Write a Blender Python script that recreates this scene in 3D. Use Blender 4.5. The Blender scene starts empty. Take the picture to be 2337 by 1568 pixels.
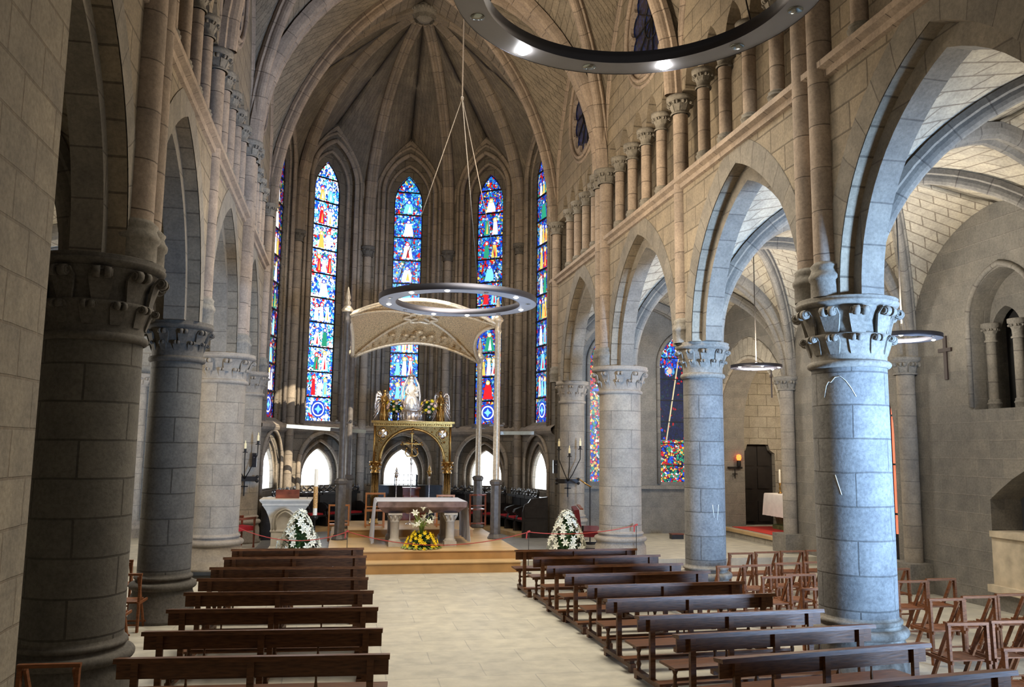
import bpy, bmesh, math, random
from mathutils import Vector, Matrix
from mathutils.geometry import tessellate_polygon
V = Vector
PI = math.pi
rad = math.radians
random.seed(7)
S = bpy.context.scene
COL = S.collection

# ------------------------------------------------------------------ camera
cam_d = bpy.data.cameras.new('camera'); cam = bpy.data.objects.new('camera', cam_d); COL.objects.link(cam)
cam_d.sensor_width = 36.0; cam_d.lens = 1900.0 / 2337.0 * 36.0; cam_d.clip_end = 200
_y, _p, _r = rad(11.2), rad(7.28), rad(0.70)
_f = V((math.sin(_y)*math.cos(_p), math.cos(_y)*math.cos(_p), math.sin(_p)))
_rt = V((math.cos(_y), -math.sin(_y), 0)); _up = _rt.cross(_f)
_r2 = _rt*math.cos(_r) + _up*math.sin(_r); _u2 = -_rt*math.sin(_r) + _up*math.cos(_r)
cam.matrix_world = Matrix(((_r2.x, _u2.x, -_f.x, 0), (_r2.y, _u2.y, -_f.y, 0), (_r2.z, _u2.z, -_f.z, 2.6), (0, 0, 0, 1)))
S.camera = cam

# ------------------------------------------------------------------ world, exposure
w = bpy.data.worlds.new('world'); S.world = w; w.use_nodes = True
bgn = w.node_tree.nodes['Background']; bgn.inputs[0].default_value = (1.0, 0.90, 0.76, 1); bgn.inputs[1].default_value = 0.11
S.view_settings.view_transform = 'Standard'; S.view_settings.look = 'None'
S.view_settings.exposure = 0.0; S.view_settings.gamma = 1.0; S.view_settings.use_curve_mapping = False

# ------------------------------------------------------------------ lights
def area(name, loc, target, size, power, col, sizey=None, spread=180):
    l = bpy.data.lights.new(name, 'AREA'); l.energy = power; l.color = col; l.size = size; l.spread = rad(spread)
    if sizey: l.shape = 'RECTANGLE'; l.size_y = sizey
    o = bpy.data.objects.new(name, l); COL.objects.link(o); o.location = loc
    o.rotation_euler = (V(target)-V(loc)).to_track_quat('-Z', 'Y').to_euler(); return o
def spot(name, loc, target, power, col, ang=60, blend=.5, r=.05):
    l = bpy.data.lights.new(name, 'SPOT'); l.energy = power; l.color = col; l.spot_size = rad(ang); l.spot_blend = blend; l.shadow_soft_size = r
    o = bpy.data.objects.new(name, l); COL.objects.link(o); o.location = loc
    o.rotation_euler = (V(target)-V(loc)).to_track_quat('-Z', 'Y').to_euler(); return o
def point(name, loc, power, col, r=.3):
    l = bpy.data.lights.new(name, 'POINT'); l.energy = power; l.color = col; l.shadow_soft_size = r
    o = bpy.data.objects.new(name, l); COL.objects.link(o); o.location = loc; return o
WARM = (1.0, .82, .60); NEUT = (1.0, .93, .82); COOL = (.36, .60, 1.0)
point('nave_fill_light', (2.6, 13.4, 7.4), 620, WARM, .8)  # added point fill in place of ring uplight; no lamp hangs here
point('nave_fill_light', (3.2, 7.0, 6.7), 45, WARM, .8)
spot('right_wall_fill_spot', (-1.6, 11.5, 7.9), (5.6, 18.2, 11.2), 1700, WARM, 80, .8, .2)  # spot assumed for the warm-lit upper right wall; the cornice has no fixture
area('aisle_cool_fill', (9.4, 2.4, 1.5), (6.6, 9.4, 3.0), 1.6, 640, COOL, 1.6, 62)  # blue area light added for assumed daylight
point('aisle_lamp_and_fill', (8.9, 11.98, 4.75), 240, NEUT, .25)
point('aisle_lamp_and_fill', (9.0, 7.4, 4.3), 90, NEUT, .25)  # added fill for the near vault; no fixture at this spot
for _l in ((9.0, 7.3, 3.6, 420), (8.85, 11.95, 4.72, 260), (8.8, 16.8, 4.68, 210)): spot('aisle_vault_fill', _l[:3], (_l[0], _l[1]+.3, 9), _l[3], NEUT, 125, .8, .2)  # upward spots added to brighten the vault, not real fixtures
point('aisle_lamp_and_fill', (8.8, 16.8, 4.6), 280, NEUT, .25)
point('aisle_lamp_and_fill', (9.0, 21.0, 4.2), 190, NEUT, .3)  # added fill to brighten the far bay, which has no ring lamp
point('chapel_fill_light', (12.9, 21.3, 4.0), 200, WARM, .3)  # added to brighten the chapel; no lamp is modelled at this point
point('left_aisle_light', (-5.2, 15.5, 4.0), 330, NEUT, .3)
point('left_aisle_light', (-5.2, 21.0, 3.8), 160, NEUT, .3)  # assumed light for the bright far aisle floor, without a ring lamp
spot('sun_patch_spot', (5.5, 15.3, 10.9), (-1.25, 25.3, 3.0), 30000, (1, .88, .68), 11, .12, .02)  # spot added inside the nave, standing in for sun through a window
spot('altar_fill_spot', (-1.4, 18.6, 7.4), (1.74, 22.9, 4.2), 1700, (1, .93, .80), 9, .7, .08)  # unseen spot, assumed from how strongly the statue is lit
spot('canopy_fill_spot', (1.8, 18.9, 3.3), (1.9, 21.6, 5.7), 260, (1, .86, .62), 72, .8, .2)  # unseen upward spot, assumed because the canopy is lit from below
area('nave_area_fill', (2.4, 12.6, 9.0), (2.2, 13.0, 0), 3.0, 500, (1, .93, .80), 7.0, 125)  # unseen area light added along the nave for clerestory-like fill
area('chancel_area_fill', (1.8, 20.6, 10.5), (1.8, 20.9, 0), 4.0, 260, (1, .95, .86), 3.0, 150)  # unseen area light added over the chancel as soft fill
point('apse_fill_light', (1.8, 21.6, 9.0), 170, WARM, .6)  # unseen point light added to lighten the apse walls and ribs
point('door_glow_light', (11.5, 15.5, 2.2), 25, (1, .25, .12), .3)

# ------------------------------------------------------------------ materials
MATS = {}
def newmat(name):
    m = bpy.data.materials.new(name); m.use_nodes = True; nt = m.node_tree
    b = nt.nodes['Principled BSDF']; MATS[name] = m
    return m, nt, b
def N(nt, t, **k):
    n = nt.nodes.new(t)
    for a, v in k.items():
        if a.startswith('i_'):
            key = a[2:]; key = int(key) if key.isdigit() else key
            n.inputs[key].default_value = v
        else: setattr(n, a, v)
    return n
def ramp(nt, stops, interp='LINEAR'):
    n = nt.nodes.new('ShaderNodeValToRGB'); cr = n.color_ramp; cr.interpolation = interp
    while len(cr.elements) > 1: cr.elements.remove(cr.elements[-1])
    cr.elements[0].position = stops[0][0]; cr.elements[0].color = (*stops[0][1], 1)
    for p, c in stops[1:]:
        e = cr.elements.new(p); e.color = (*c, 1)
    return n
def mixc(nt, a, b, fac, mode='MIX'):
    n = nt.nodes.new('ShaderNodeMix'); n.data_type = 'RGBA'; n.blend_type = mode
    for s, v in ((6, a), (7, b), (0, fac)):
        if hasattr(v, 'links'): nt.links.new(v, n.inputs[s])
        else: n.inputs[s].default_value = v if s == 0 else (*v, 1)
    return n.outputs[2]
def stone(name, c1, c2, mortar, bw=.75, bh=.36, ms=.012, patch=None, pamt=.5, rough=.9, pit=.35, bumpd=.02, stain=.35):
    m, nt, b = newmat(name); L = nt.links.new
    uv = N(nt, 'ShaderNodeUVMap'); geo = N(nt, 'ShaderNodeNewGeometry')
    nz = N(nt, 'ShaderNodeTexNoise', i_Scale=1.6, i_Detail=2.0); L(uv.outputs[0], nz.inputs['Vector'])
    wob = N(nt, 'ShaderNodeVectorMath', operation='MULTIPLY_ADD'); L(nz.outputs['Color'], wob.inputs[0]); wob.inputs[1].default_value = (.035, .03, 0); L(uv.outputs[0], wob.inputs[2])
    br = N(nt, 'ShaderNodeTexBrick', offset=.5, squash=1.0); L(wob.outputs[0], br.inputs['Vector'])
    br.inputs['Scale'].default_value = 1; br.inputs['Brick Width'].default_value = bw; br.inputs['Row Height'].default_value = bh
    br.inputs['Mortar Size'].default_value = ms; br.inputs['Mortar Smooth'].default_value = .35
    br.inputs['Color1'].default_value = (*c1, 1); br.inputs['Color2'].default_value = (*c2, 1); br.inputs['Mortar'].default_value = (*mortar, 1)
    big = N(nt, 'ShaderNodeTexNoise', i_Scale=.55, i_Detail=5.0, i_Roughness=.6); L(geo.outputs['Position'], big.inputs['Vector'])
    r1 = ramp(nt, [(.38, (0, 0, 0)), (.68, (1, 1, 1))]); L(big.outputs[0], r1.inputs[0])
    pm = N(nt, 'ShaderNodeMath', operation='MULTIPLY'); L(r1.outputs[0], pm.inputs[0]); pm.inputs[1].default_value = pamt
    col = mixc(nt, br.outputs['Color'], patch or c2, pm.outputs[0])
    fine = N(nt, 'ShaderNodeTexNoise', i_Scale=26.0, i_Detail=6.0, i_Roughness=.7); L(geo.outputs['Position'], fine.inputs['Vector'])
    r2 = ramp(nt, [(.30, (1-stain,)*3), (.62, (1, 1, 1))]); L(fine.outputs[0], r2.inputs[0])
    col = mixc(nt, col, r2.outputs[0], 1.0, 'MULTIPLY')
    mid = N(nt, 'ShaderNodeTexNoise', i_Scale=4.0, i_Detail=4.0); L(geo.outputs['Position'], mid.inputs['Vector'])
    r3 = ramp(nt, [(.3, (.80, .79, .78)), (.65, (1.08, 1.06, 1.02))]); L(mid.outputs[0], r3.inputs[0])
    col = mixc(nt, col, r3.outputs[0], 1.0, 'MULTIPLY')
    L(col, b.inputs['Base Color']); b.inputs['Roughness'].default_value = rough
    inv = N(nt, 'ShaderNodeMath', operation='SUBTRACT'); inv.inputs[0].default_value = 1; L(br.outputs['Fac'], inv.inputs[1])
    ad = N(nt, 'ShaderNodeMath', operation='MULTIPLY_ADD'); L(fine.outputs[0], ad.inputs[0]); ad.inputs[1].default_value = pit; L(inv.outputs[0], ad.inputs[2])
    bp = N(nt, 'ShaderNodeBump', i_Strength=.6, i_Distance=bumpd); L(ad.outputs[0], bp.inputs['Height']); L(bp.outputs[0], b.inputs['Normal'])
    return m
stone('wall_stone', (.345, .285, .205), (.26, .22, .165), (.13, .105, .075), patch=(.225, .195, .155), ms=.014)
stone('vault_stone', (.30, .255, .195), (.24, .205, .158), (.10, .08, .06), bw=.55, bh=.26, patch=(.22, .19, .15), pamt=.35)
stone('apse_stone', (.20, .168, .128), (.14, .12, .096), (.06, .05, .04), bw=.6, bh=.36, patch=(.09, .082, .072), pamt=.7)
stone('rib_stone', (.42, .335, .265), (.35, .285, .23), (.13, .10, .08), bw=3.0, bh=.55, ms=.008, patch=(.24, .20, .17))
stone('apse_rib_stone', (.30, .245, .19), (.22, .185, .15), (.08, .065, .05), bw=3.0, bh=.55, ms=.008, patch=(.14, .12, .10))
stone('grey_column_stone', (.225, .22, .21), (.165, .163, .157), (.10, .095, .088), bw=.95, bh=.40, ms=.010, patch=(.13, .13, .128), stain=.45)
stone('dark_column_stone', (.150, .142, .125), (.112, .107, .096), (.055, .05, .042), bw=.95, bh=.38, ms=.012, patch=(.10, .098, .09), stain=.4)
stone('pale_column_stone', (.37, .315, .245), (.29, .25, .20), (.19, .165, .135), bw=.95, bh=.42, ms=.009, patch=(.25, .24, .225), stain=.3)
stone('pale_wall_stone', (.36, .32, .25), (.29, .26, .21), (.24, .20, .15), bw=.62, bh=.34, ms=.012, patch=(.25, .23, .20))
stone('aisle_wall_stone', (.255, .235, .20), (.20, .188, .165), (.27, .25, .215), bw=.62, bh=.32, ms=.012, patch=(.165, .16, .15))
stone('aisle_vault_stone', (.47, .42, .33), (.40, .36, .285), (.20, .16, .12), bw=.66, bh=.30, ms=.017, patch=(.38, .35, .29), pamt=.35)
stone('arch_stone', (.265, .24, .20), (.20, .185, .16), (.12, .105, .09), bw=2.5, bh=.5, ms=.01, patch=(.19, .18, .168))
stone('carved_stone', (.27, .25, .215), (.25, .232, .20), (.25, .232, .20), bw=9, bh=9, patch=(.17, .16, .142), stain=.45)
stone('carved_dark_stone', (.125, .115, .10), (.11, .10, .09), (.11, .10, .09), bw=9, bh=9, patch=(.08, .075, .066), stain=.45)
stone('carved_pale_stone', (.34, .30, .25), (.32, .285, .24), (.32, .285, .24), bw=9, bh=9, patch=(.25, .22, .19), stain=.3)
stone('chapel_stone', (.42, .38, .31), (.35, .32, .265), (.17, .145, .11), bw=.6, bh=.34, patch=(.33, .31, .265), pamt=.4)
stone('floor_stone', (.50, .475, .395), (.45, .43, .36), (.36, .35, .31), bw=1.15, bh=.62, ms=.008, patch=(.38, .37, .335), pamt=.5, rough=.5, pit=.05, bumpd=.004, stain=.06)
stone('chancel_floor_stone', (.27, .265, .25), (.22, .22, .21), (.17, .165, .155), bw=1.1, bh=.55, ms=.008, patch=(.2, .2, .19), rough=.5, pit=.05, bumpd=.004, stain=.08)

def plain(name, c, rough=.6, metal=0., noise=.0, nscale=8., emis=None, es=0., bump=0., spec=None, stretch=None, trans=0.):
    m, nt, b = newmat(name); L = nt.links.new
    b.inputs['Roughness'].default_value = rough; b.inputs['Metallic'].default_value = metal
    if spec is not None: b.inputs['Specular IOR Level'].default_value = spec
    tc = N(nt, 'ShaderNodeTexCoord'); src = tc.outputs['Object']
    if stretch:
        mp = N(nt, 'ShaderNodeMapping'); mp.inputs['Scale'].default_value = stretch; L(src, mp.inputs[0]); src = mp.outputs[0]
    nz = N(nt, 'ShaderNodeTexNoise', i_Scale=nscale, i_Detail=5.0); L(src, nz.inputs['Vector'])
    r = ramp(nt, [(.3, tuple(x*(1-noise) for x in c)), (.7, tuple(min(1, x*(1+noise)) for x in c))]); L(nz.outputs[0], r.inputs[0])
    L(r.outputs[0], b.inputs['Base Color'])
    if bump:
        bp = N(nt, 'ShaderNodeBump', i_Strength=.5, i_Distance=bump); L(nz.outputs[0], bp.inputs['Height']); L(bp.outputs[0], b.inputs['Normal'])
    if emis: b.inputs['Emission Color'].default_value = (*emis, 1); b.inputs['Emission Strength'].default_value = es
    if trans: b.inputs['Transmission Weight'].default_value = trans
    return m
plain('bench_wood', (.105, .043, .017), .42, spec=.28, noise=.45, nscale=6, stretch=(1.2, 9, 9), bump=.003)
plain('chair_wood', (.165, .062, .025), .6, spec=.15, noise=.3, nscale=7, stretch=(2, 2, 8))
plain('light_wood', (.42, .17, .06), .45, noise=.2, nscale=7)
plain('platform_wood', (.50, .34, .165), .5, noise=.12, nscale=3)
plain('platform_riser', (.42, .235, .085), .5, noise=.15, nscale=3)
plain('stall_wood', (.014, .012, .012), .35, noise=.5, nscale=9)
plain('dark_door_wood', (.012, .009, .008), .5, noise=.5, nscale=5)
plain('red_wood', (.17, .045, .022), .3, noise=.4, nscale=6)
plain('red_velvet', (.42, .012, .02), .85, noise=.2)
plain('dark_red_leather', (.115, .006, .012), .35, noise=.2)
plain('red_carpet', (.48, .03, .02), .95, noise=.15, nscale=30)
plain('red_rope', (.35, .04, .03), .8)
plain('steel', (.10, .10, .12), .42, 1., noise=.1, nscale=3)
plain('steel_under', (.30, .285, .28), .5, .3, noise=.1, nscale=3)
plain('bulb', (1, 1, 1), .3, emis=(1, .93, .82), es=14)
plain('bulb_bright', (1, 1, 1), .3, emis=(.95, .97, 1), es=90)
plain('bulb_off', (.25, .27, .25), .15, .8)
plain('iron', (.018, .016, .016), .5, .6, noise=.2)
plain('black_plastic', (.012, .012, .016), .3)
plain('gold', (.38, .225, .07), .34, 1., noise=.35, nscale=24, bump=.006)
plain('dark_gold', (.14, .082, .028), .42, 1., noise=.5, nscale=30, bump=.01)
plain('silver', (.62, .56, .52), .3, 1., noise=.25, nscale=40, bump=.008)
plain('silver_statue', (.74, .68, .60), .38, .55, noise=.25, nscale=30, bump=.01)
plain('canopy_gold', (.50, .36, .20), .42, .55, noise=.6, nscale=26, stretch=(1, 1, 3), bump=.03)
plain('canopy_trim', (.62, .52, .38), .4, .4, noise=.25, nscale=20)
plain('canopy_post', (.115, .10, .088), .5, .3, noise=.3, nscale=10)
plain('altar_marble', (.20, .13, .115), .2, noise=.45, nscale=5)
plain('altar_cloth', (.55, .56, .62), .9, noise=.08)
plain('chapel_cloth', (.80, .74, .70), .9, noise=.06)
plain('ambo_stone', (.56, .51, .43), .8, noise=.1, nscale=7)
plain('leg_stone', (.46, .41, .34), .8, noise=.12, nscale=9)
plain('wax', (.80, .70, .42), .5)
plain('wax_white', (.80, .76, .66), .5)
plain('candle_art', (.62, .30, .10), .6, noise=.9, nscale=60)
plain('white_petal', (.82, .82, .70), .7)
plain('yellow_petal', (.90, .66, .01), .7)
plain('peach_petal', (.88, .60, .45), .7)
plain('leaf', (.035, .09, .02), .6, noise=.5, nscale=20)
plain('pale_leaf', (.18, .26, .05), .6, noise=.4, nscale=20)
plain('green_marble', (.085, .11, .045), .3, noise=.7, nscale=6)
plain('dark_vase', (.015, .018, .014), .12)
plain('red_lamp_glass', (.6, .02, .01), .2, emis=(1, .12, .02), es=5)
plain('daylight_glass', (.9, .95, 1), .3, emis=(.88, .95, 1.0), es=9)
plain('red_lit_panel', (.7, .12, .06), .5, emis=(1, .24, .13), es=1.0)
plain('beam_glass', (.55, .65, .70), .12, .2, noise=.1)
plain('tomb_stone', (.50, .42, .30), .9, noise=.25, nscale=4)
plain('blue_grey_stone', (.13, .14, .17), .9, noise=.2, nscale=5)
plain('wood_cross', (.03, .016, .01), .6)
plain('steel_under_lit', (.50, .53, .60), .45, .3, noise=.1, nscale=3)  # same underside steel, bluish reflected light put into its colour
plain('cable', (.07, .055, .04), .8)
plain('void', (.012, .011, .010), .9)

def stained(name, strength, palette, cell=10., seed=0., sat=1.):
    m, nt, b = newmat(name); L = nt.links.new
    uv = N(nt, 'ShaderNodeUVMap'); mp = N(nt, 'ShaderNodeMapping'); mp.inputs['Location'].default_value = (seed, seed*1.7, seed*.3); L(uv.outputs[0], mp.inputs[0])
    mp2 = N(nt, 'ShaderNodeMapping'); mp2.inputs['Scale'].default_value = (1.15, 1, 1); L(mp.outputs[0], mp2.inputs[0])
    v1 = N(nt, 'ShaderNodeTexVoronoi', i_Scale=cell); L(mp2.outputs[0], v1.inputs['Vector'])
    ve = N(nt, 'ShaderNodeTexVoronoi', feature='DISTANCE_TO_EDGE', i_Scale=cell); L(mp2.outputs[0], ve.inputs['Vector'])
    v2 = N(nt, 'ShaderNodeTexVoronoi', i_Scale=5.0); L(mp2.outputs[0], v2.inputs['Vector'])
    s1 = N(nt, 'ShaderNodeSeparateColor'); L(v1.outputs['Color'], s1.inputs[0])
    s2 = N(nt, 'ShaderNodeSeparateColor'); L(v2.outputs['Color'], s2.inputs[0])
    a = N(nt, 'ShaderNodeMath', operation='MULTIPLY'); L(s2.outputs[0], a.inputs[0]); a.inputs[1].default_value = .58
    ad = N(nt, 'ShaderNodeMath', operation='MULTIPLY_ADD'); L(s1.outputs[0], ad.inputs[0]); ad.inputs[1].default_value = .42; L(a.outputs[0], ad.inputs[2])
    rp = ramp(nt, palette, 'CONSTANT'); L(ad.outputs[0], rp.inputs[0])
    # brightness variation per piece
    vb = N(nt, 'ShaderNodeMapRange'); L(s1.outputs[1], vb.inputs[0]); vb.inputs[3].default_value = .5; vb.inputs[4].default_value = 1.15
    colv = mixc(nt, (0, 0, 0), rp.outputs[0], vb.outputs[0])
    ld = N(nt, 'ShaderNodeMath', operation='GREATER_THAN'); L(ve.outputs['Distance'], ld.inputs[0]); ld.inputs[1].default_value = .05
    col = mixc(nt, (.004, .004, .006), colv, ld.outputs[0])
    sep = N(nt, 'ShaderNodeSeparateXYZ'); L(uv.outputs[0], sep.inputs[0])
    b.inputs['Base Color'].default_value = (.01, .01, .015, 1); b.inputs['Roughness'].default_value = .3
    L(col, b.inputs['Emission Color']); b.inputs['Emission Strength'].default_value = strength
    return m
BL = (.01, .09, .80); DB = (.006, .03, .38); CY = (.04, .42, .90); LB = (.30, .66, 1.0); WH = (.95, .97, 1.0); RD = (.72, .012, .015); GR = (.02, .32, .18); YE = (.90, .56, .08); PU = (.30, .04, .50); DK = (.004, .012, .07); SK = (.95, .66, .52)
bright = [(0, BL), (.20, CY), (.28, WH), (.38, LB), (.45, WH), (.53, BL), (.60, RD), (.63, WH), (.71, CY), (.77, GR), (.80, DB), (.85, WH), (.93, CY)]
normal = [(0, BL), (.22, CY), (.34, DB), (.39, RD), (.43, LB), (.50, BL), (.57, WH), (.61, CY), (.69, YE), (.71, GR), (.74, BL), (.84, RD), (.88, CY)]
figs = [(0, DB), (.18, BL), (.30, CY), (.36, RD), (.43, BL), (.51, DK), (.55, LB), (.60, YE), (.625, BL), (.70, GR), (.74, WH), (.79, RD), (.84, CY)]
darkp = [(0, DK), (.2, BL), (.34, RD), (.44, DK), (.52, WH), (.56, YE), (.62, BL), (.74, GR), (.8, DK), (.88, RD)]
stained('stained_glass_dim', .8, darkp, 14, 1.0)
stained('stained_glass_bright', 3.0, bright, 13, 3.1)
stained('stained_glass_blue', 1.8, normal, 15, 5.2)
stained('stained_glass_mixed', 1.6, figs, 13.5, 8.4)
stained('stained_glass_side', 1.1, figs, 12.5, 11.4)
stained('stained_glass_aisle', 1.3, [(0, BL), (.16, RD), (.30, DK), (.40, YE), (.50, GR), (.60, WH), (.66, RD), (.76, BL), (.88, YE)], 13, 14.4)
stained('stained_glass_saint', 1.0, [(0, DK), (.58, (.01, .04, .06)), (.70, RD), (.76, DK), (.88, (.01, .05, .12)), (.95, BL)], 13, 17.4)
stained('rose_glass', .16, [(0, DK), (.25, (.03, .10, .45)), (.42, DK), (.6, (.08, .14, .2)), (.7, (.02, .05, .35)), (.85, DK)], 14, 20)
for _n, _c, _e in (('glass_white', (.92, .95, 1.0), 1.9), ('glass_sky', (.18, .58, 1.0), 1.7), ('glass_red', (.75, .01, .02), 1.3), ('glass_gold', (.95, .62, .12), 1.3), ('glass_skin', (1.0, .74, .62), 1.5), ('glass_deep', (.01, .06, .62), 1.2), ('glass_green', (.02, .36, .2), 1.2)):
    plain(_n, (.02, .02, .02), .4, emis=_c, es=_e)
M = MATS

# ------------------------------------------------------------------ mesh builder
class MB:
    def __init__(s): s.v = []; s.f = []; s.uv = []; s.sm = []
    def face(s, pts, uv=None, smooth=False):
        i = len(s.v); s.v += [V(p) for p in pts]; s.f.append(list(range(i, i+len(pts))))
        if uv is None:
            n = V((0, 0, 0)); P = [V(p) for p in pts]
            for a in range(1, len(P)-1): n += (P[a]-P[0]).cross(P[a+1]-P[0])
            if n.length > 0: n.normalize()
            if abs(n.z) > .75: uv = [(p.x, p.y) for p in P]
            else:
                t = V((-n.y, n.x, 0)); t = t.normalized() if t.length > 1e-6 else V((1, 0, 0))
                uv = [(p.dot(t), p.z) for p in P]
        s.uv.append(uv); s.sm.append(smooth); return s
    def box(s, x0, x1, y0, y1, z0, z1, mat=None):
        c = [V((x, y, z)) for z in (z0, z1) for y in (y0, y1) for x in (x0, x1)]
        if mat is not None: c = [mat @ p for p in c]
        for q in ((0, 2, 3, 1), (4, 5, 7, 6), (0, 1, 5, 4), (2, 6, 7, 3), (0, 4, 6, 2), (1, 3, 7, 5)): s.face([c[i] for i in q])
        return s
    def bar(s, a, b, w, h=None, up=(0, 0, 1)):
        a = V(a); b = V(b); h = h or w; t = (b-a).normalized(); u = V(up)
        if abs(t.dot(u)) > .95: u = V((0, 1, 0))
        n = t.cross(u).normalized(); u = n.cross(t)
        c = [p+n*i*w/2+u*j*h/2 for p in (a, b) for j in (-1, 1) for i in (-1, 1)]
        for q in ((0, 2, 3, 1), (4, 5, 7, 6), (0, 1, 5, 4), (2, 6, 7, 3), (0, 4, 6, 2), (1, 3, 7, 5)): s.face([c[i] for i in q])
        return s
    def lathe(s, prof, c=(0, 0, 0), seg=32, a0=0., a1=2*PI, smooth=True, uvr=None, sx=1., sy=1.):
        c = V(c); full = abs(a1-a0-2*PI) < 1e-6
        vz = 0
        for k in range(len(prof)-1):
            (r0, z0), (r1, z1) = prof[k], prof[k+1]
            rr = uvr or max(r0, r1, .01)
            for i in range(seg):
                t0 = a0+(a1-a0)*i/seg; t1 = a0+(a1-a0)*(i+1)/seg
                p = lambda r, t, z: c+V((r*math.cos(t)*sx, r*math.sin(t)*sy, z))
                P = [p(r0, t0, z0), p(r0, t1, z0), p(r1, t1, z1), p(r1, t0, z1)]
                U = [(t0*rr, c.z+z0), (t1*rr, c.z+z0), (t1*rr, c.z+z1), (t0*rr, c.z+z1)]
                if r0 < 1e-5: P.pop(1); U.pop(1)
                elif r1 < 1e-5: P.pop(2); U.pop(2)
                s.face(P, U, smooth)
        return s
    def tube(s, pts, r, seg=8, closed=False, smooth=True, caps=True):
        pts = [V(p) for p in pts]; n = len(pts); rs = r if isinstance(r, (list, tuple)) else [r]*n
        rings = []; u = None; L = 0; Ls = []
        for i in range(n):
            if closed: t = (pts[(i+1) % n]-pts[i-1])
            else: t = pts[min(i+1, n-1)]-pts[max(i-1, 0)]
            t.normalize()
            if u is None: u = V((0, 0, 1)) if abs(t.z) < .9 else V((1, 0, 0))
            u = (u-t*u.dot(t)).normalized(); w = t.cross(u)
            rings.append([pts[i]+(u*math.cos(2*PI*k/seg)+w*math.sin(2*PI*k/seg))*rs[i] for k in range(seg)])
            if i: L += (pts[i]-pts[i-1]).length
            Ls.append(L)
        m = n if closed else n-1
        for i in range(m):
            A = rings[i]; B = rings[(i+1) % n]; l1 = Ls[(i+1) % n] if i+1 < n else Ls[i]+(pts[0]-pts[i]).length
            for k in range(seg):
                k2 = (k+1) % seg; a = 2*PI*rs[i]/seg
                s.face([A[k], A[k2], B[k2], B[k]], [(k*a, Ls[i]), ((k+1)*a, Ls[i]), ((k+1)*a, l1), (k*a, l1)], smooth)
        if caps and not closed:
            s.face(rings[0][::-1]); s.face(rings[-1])
        return s
    def sweep(s, pts, prof, B, smooth=False):
        # prof: (n,b) pairs; B: list of outward vectors
        pts = [V(p) for p in pts]; R = []; L = 0; Ls = []
        for i, p in enumerate(pts):
            t = (pts[min(i+1, len(pts)-1)]-pts[max(i-1, 0)]).normalized(); b = B[i]; n = t.cross(b).normalized()
            R.append([p+n*q[0]+b*q[1] for q in prof])
            if i: L += (p-pts[i-1]).length
            Ls.append(L)
        w = [0]
        for k in range(1, len(prof)): w.append(w[-1]+math.hypot(prof[k][0]-prof[k-1][0], prof[k][1]-prof[k-1][1]))
        for i in range(len(pts)-1):
            for k in range(len(prof)-1):
                s.face([R[i][k], R[i][k+1], R[i+1][k+1], R[i+1][k]], [(w[k], Ls[i]), (w[k+1], Ls[i]), (w[k+1], Ls[i+1]), (w[k], Ls[i+1])], smooth)
        return s
    def slab(s, outer, holes, o, sd, nd, t):
        """planar (s,z) outline with holes, extruded t along nd"""
        o = V(o); sd = V(sd); nd = V(nd); loops = [outer]+list(holes)
        P2 = [[V((a, b, 0)) for a, b in l] for l in loops]
        flat = [q for l in loops for q in l]
        w3 = lambda q, k: o+sd*q[0]+V((0, 0, q[1]))+nd*(t*k)
        for tri in tessellate_polygon(P2):
            q = [flat[i] for i in tri]
            ar = (q[1][0]-q[0][0])*(q[2][1]-q[0][1])-(q[2][0]-q[0][0])*(q[1][1]-q[0][1])
            if ar < 0: q = q[::-1]
            uv = [(a[0], a[1]) for a in q]
            s.face([w3(a, 0) for a in q], uv); s.face([w3(a, 1) for a in q][::-1], uv[::-1])
        for l in loops:
            L = 0
            for i in range(len(l)):
                a = l[i]; b = l[(i+1) % len(l)]; d = math.hypot(b[0]-a[0], b[1]-a[1])
                s.face([w3(a, 0), w3(b, 0), w3(b, 1), w3(a, 1)], [(0, L), (0, L+d), (t, L+d), (t, L)]); L += d
        return s
    def ico(s, c, r, sub=1, sc=(1, 1, 1)):
        bm = bmesh.new(); bmesh.ops.create_icosphere(bm, subdivisions=sub, radius=r)
        c = V(c)
        for f in bm.faces: s.face([c+V((v.co.x*sc[0], v.co.y*sc[1], v.co.z*sc[2])) for v in f.verts], None, True)
        bm.free(); return s
    def xf(s, mat):
        s.v = [mat @ v for v in s.v]; return s
    def build(s, name, mat, parent=None, label=None):
        me = bpy.data.meshes.new(name)
        # weld
        key = {}; idx = []; vv = []
        for v in s.v:
            k = (round(v.x, 4), round(v.y, 4), round(v.z, 4))
            if k not in key: key[k] = len(vv); vv.append(v)
            idx.append(key[k])
        F = []; U = []; SM = []
        for f, u, sm in zip(s.f, s.uv, s.sm):
            g = [idx[i] for i in f]
            if len(set(g)) != len(g): 
                g2 = []; u2 = []
                for a, b in zip(g, u):
                    if a not in g2: g2.append(a); u2.append(b)
                g, u = g2, u2
                if len(g) < 3: continue
            F.append(g); U.append(u); SM.append(sm)
        me.from_pydata(vv, [], F); lay = me.uv_layers.new(name='UVMap')
        k = 0
        for u in U:
            for q in u: lay.data[k].uv = q[:2]; k += 1
        me.polygons.foreach_set('use_smooth', SM); me.materials.append(M[mat]); me.update()
        o = bpy.data.objects.new(name, me); COL.objects.link(o)
        if parent: o.parent = parent
        if label: o['label'] = label
        return o
def thing(name, label, cat, loc=(0, 0, 0), rz=0., group=None):
    o = bpy.data.objects.new(name, None); COL.objects.link(o); o.location = loc; o.rotation_euler = (0, 0, rz)
    o['label'] = label; o['category'] = cat
    if group: o['group'] = group
    return o
def tag(o, label, cat, group=None):
    o['label'] = label; o['category'] = cat
    if group: o['group'] = group
    return o
def struct(o): o['kind'] = 'structure'; return o
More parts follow.
